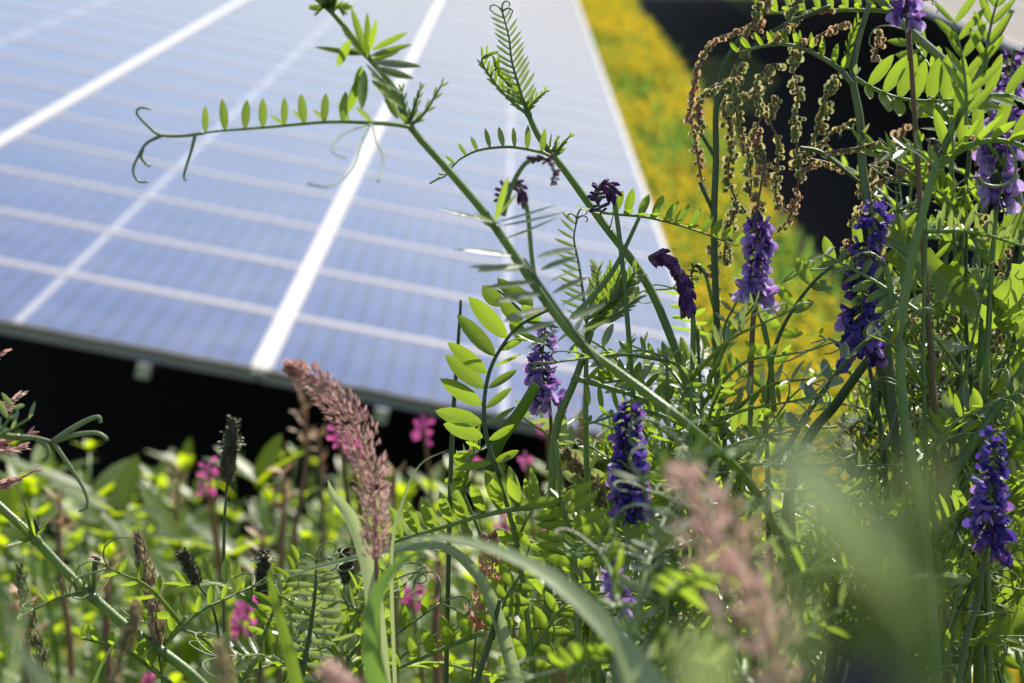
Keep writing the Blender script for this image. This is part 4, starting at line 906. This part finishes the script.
for x_, y_, z_, r_, l_ in ((208, 470, 2.3, 9, 'upper of two pink flowers beside the tallest plantain'), (207, 490, 2.3, 8, 'lower of two pink flowers beside the tallest plantain'),
    (340, 438, 1.7, 12, 'pink flower just behind the large grass plume'), (352, 448, 1.75, 9, 'small pink flower tucked under the grass plume'), (424, 430, 2.6, 10, 'magenta flower under the panel edge at centre left'),
    (546, 424, 2.6, 9, 'pink flower below the half hidden violet spike'), (472, 462, 2.2, 9, 'pink flower left of the wiry grass stem tangle'), (503, 522, 2.0, 9, 'pink flower just above the arching pale blade'),
    (526, 462, 2.3, 7, 'small magenta flower right of the bright leaf shoot'), (552, 535, 2.0, 9, 'pink flower left of the tan grass spike'), (412, 598, 1.9, 12, 'pale pink flower between the two grass blades'),
    (247, 606, 1.9, 10, 'upper pink flower right of the tallest plantain stalk'), (240, 624, 1.9, 13, 'largest pink flower at the bottom left'), (438, 620, 2.1, 6, 'tiny pink flower right of the upright blade'),
    (150, 680, 1.9, 8, 'pink flower at the bottom border on the left'), (355, 645, 2.1, 8, 'faint pink flower behind the hanging leaf'), (652, 625, 1.9, 10, 'left pink flower at the bottom middle'), (670, 630, 1.95, 9, 'right pink flower at the bottom middle'),
    (535, 570, 2.2, 7, 'little pink flower under the arching blade'), (712, 640, 2.1, 7, 'small coral flower under the pink plume')):
    pink(l_, (x_, y_), z_, r_)

# lobed leaves of a thistle-like weed among the vetch on the right
LOB = ((0, .12), (.08, .3), (.14, .75), (.20, .95), (.24, .55), (.32, .7), (.40, 1.0), (.46, .98), (.50, .55), (.58, .62), (.66, .85), (.70, .5), (.80, .45), (.92, .22), (1, .02))
t = plant('sow thistle with ragged lobed leaves among the vetch on the right', px([(985, 320), (975, 460), (980, 690)], 1.09), (0, .05), 'sow_thistle', 'weed')
HS(t, [(985, 300), (980, 380), (975, 480), (980, 690)], 1.09, (4, 6), 'stem', [], (0, .05))
for a, b, w_, n_ in (((985, 318), (905, 232), 44, (-.3, .5, .8)), ((915, 290), (886, 200), 38, (-.5, .1, .9)), ((985, 330), (1045, 250), 44, (.2, .5, .8)), ((980, 350), (900, 330), 30, (0, .8, .5)), ((978, 400), (1040, 350), 40, (0, .6, .7)),
                  ((975, 230), (920, 222), 22, (0, .8, .5)), ((978, 470), (1035, 450), 34, (0, .5, .8)), ((976, 560), (1040, 520), 44, (0, .5, .8)), ((975, 600), (930, 560), 40, (0, .5, .8)), ((978, 640), (1045, 610), 44, (.2, .4, .8)), ((985, 262), (1030, 200), 30, (.2, .4, .8))):
    m = MB(); p0 = P(*a, 1.07); p1 = P(*b, 1.05 + rng.uniform(-.03, .05)); m.blade(p0, p1 - p0, cv(*n_), np.linalg.norm(p1 - p0), w_ * 1.06 / F_PX, .15, -.4, prof=LOB, wob=.25); m.build('leaf', 'vetch', t)

# dry reddish stalks standing among the bank weeds
for i, (x_, y_, z_) in enumerate(((302, 398, 2.6), (318, 430, 2.9), (285, 470, 2.4), (60, 500, 2.2), (110, 560, 1.9), (180, 470, 3.0), (395, 470, 2.3), (440, 560, 1.9), (30, 600, 1.7), (262, 540, 2.1), (560, 470, 2.6), (600, 440, 3.0), (585, 395, 2.4), (700, 600, 2.0), (930, 560, 2.0), (985, 600, 1.8))):
    c = px([(x_, y_), (x_ + rng.uniform(-6, 6), y_ + 60), (x_ + rng.uniform(-10, 10), y_ + 140)], z_)
    t = thing('dry_stalk', 'thin reddish dry stalk blurred among the weeds behind the vetch', 'dry stalk', (c[-1][0], c[-1][1], ground_z(c[-1][0], c[-1][1])), 'dry reddish stalks among the weeds')
    stem(t, c, (.0030, .0018), 'stem_red', ground=(0, .02))
    m = MB()
    for k in range(14):
        f = c[0] + (c[1] - c[0]) * rng.random() * .8; d = unit(np.array((rng.uniform(-1, 1), rng.uniform(-.6, .6), rng.uniform(.2, 1)))); m.blade(f, d, np.cross(d, (0.1, 1, 0)), .020, .007, .3, .4)
    m.build('husks', 'sorrel_red', t)
# ------------------------------------------------------------------ the tangle: more vetch, each plant its own
def filler(xb, yb, xt, yt, z, nl, label, group, Lr=(24, 40), Wr=(7, 13), mats=('vetch', 'vetch', 'young', 'vetch_grey'), rac=0, rp=(1.5, 2.5)):
    mid = ((xb + xt) / 2 + rng.uniform(-34, 34), (yb + yt) / 2)
    pts = [(xt, yt), ((xt + mid[0]) / 2 + rng.uniform(-10, 10), (yt + mid[1]) / 2), mid, ((xb + mid[0]) / 2 + rng.uniform(-10, 10), (yb + mid[1]) / 2), (xb, yb)]
    w_ = px(pts, z); t = plant(label, w_, (0, .04), group=group)
    c = curve(pts, 40); nn = []
    for k in range(nl):
        f = (k + .3) / nl * .95; q = c[int(f * (len(c) - 1))]
        if q[1] > 700: continue
        a = rng.choice((-1, 1)) * rng.uniform(.15, 1.5) ; l = rng.uniform(60, 125) * 1.05 / z ** .3
        d = np.array((math.sin(a), -math.cos(a)))
        e = q + d * l + np.array((0, rng.uniform(0, 25))); m_ = (q + e) / 2 + np.array((0, -rng.uniform(4, 16)))
        zz = z + rng.uniform(-.05, .05); nn.append(tuple(q))
        HL(t, [tuple(q), tuple(m_), tuple(e)], (z, zz), rng.randint(4, 9), rng.uniform(*Lr), rng.uniform(*Wr), (rng.uniform(-.6, .6), rng.uniform(.4, 1), rng.uniform(.0, .7)), lift=rng.uniform(0, 1.15),
           fwd=rng.uniform(.1, .7), mat=rng.choice(mats), tend=rng.random() < .4, taper=.3, curl=rng.uniform(-.5, .8), r=.0009, jit=.32)
    HS(t, pts, z, rp, rng.choice(('stem', 'stem', 'stem_dark')), nn[:6], (0, .04))
G1 = 'vetch plants tangled together on the right'; G2 = 'vetch plants in the lower centre'; G3 = 'vetch plants behind the lower centre'
for i in range(20):    # right tangle
    xt = rng.uniform(912, 1035); yt = rng.uniform(30, 430) if i % 2 else rng.uniform(200, 430)
    filler(xt + rng.uniform(-150, 90), 700, xt, yt, rng.uniform(1.0, 1.35), rng.randint(4, 7), 'leafy vetch plant in the dense tangle along the right border', G1)
for i in range(8):     # under the plume and yellow gap
    xt = rng.uniform(770, 910); yt = rng.uniform(520, 590)
    filler(xt + rng.uniform(-80, 80), 700, xt, yt, rng.uniform(1.05, 1.35), 4, 'low leafy vetch plant under the yellow gap at right', 'low vetch plants under the yellow gap')
for i in range(10):    # clump at 700,400
    xt = rng.uniform(645, 738); yt = rng.uniform(320, 430)
    filler(xt + rng.uniform(-30, 30), 700, xt, yt, rng.uniform(.98, 1.2), 7, 'leafy vetch plant in the clump between the centre and the yellow gap', 'vetch plants in the clump right of centre', (22, 38), (6, 11), ('vetch', 'young', 'young', 'vetch_grey'))
for i in range(7):    # lower centre
    xt = rng.uniform(450, 660); yt = rng.uniform(455, 600)
    filler(xt + rng.uniform(-80, 80), 700, xt, yt, rng.uniform(1.05, 1.3), 4, 'leafy vetch plant in the lower centre below the panel edge', G2, (32, 54), (10, 16))
for i in range(7):     # left bottom, sparse
    xt = rng.uniform(170, 420); yt = rng.uniform(600, 660)
    filler(xt + rng.uniform(-20, 20), 710, xt, yt, rng.uniform(1.0, 1.25), 3, 'small vetch plant poking up at the bottom left', 'small vetch plants at the bottom left')
for i in range(4):     # soft ones between lens and focus
    xt = rng.uniform(600, 760); yt = rng.uniform(440, 620)
    filler(xt + rng.uniform(-20, 20), 720, xt, yt, rng.uniform(.62, .8), 4, 'soft out of focus vetch plant before the clump at lower centre', 'out of focus vetch plants near the lens', (34, 50), (9, 14), ('young', 'vetch_grey'))
for i in range(12):    # low right tangle
    xt = rng.uniform(880, 1035); yt = rng.uniform(430, 600)
    filler(xt + rng.uniform(-120, 80), 700, xt, yt, rng.uniform(1.0, 1.3), 4, 'leafy vetch plant low in the dark corner at the lower right', 'vetch plants in the lower right corner', (26, 46), (8, 13), ('vetch', 'vetch', 'young'))
for i in range(26):    # fine wiry stems crossing each other
    x0 = rng.uniform(860, 1040); y0 = rng.uniform(120, 420)
    filler(x0 + rng.uniform(-130, 130), 700, x0, y0, rng.uniform(1.05, 1.4), rng.randint(3, 6), 'wiry fine leaved vetch plant threading through the right hand tangle', 'fine wiry vetch plants on the right', (12, 24), (3.5, 7), ('vetch', 'vetch', 'vetch_grey', 'young'), rp=(.9, 1.6))
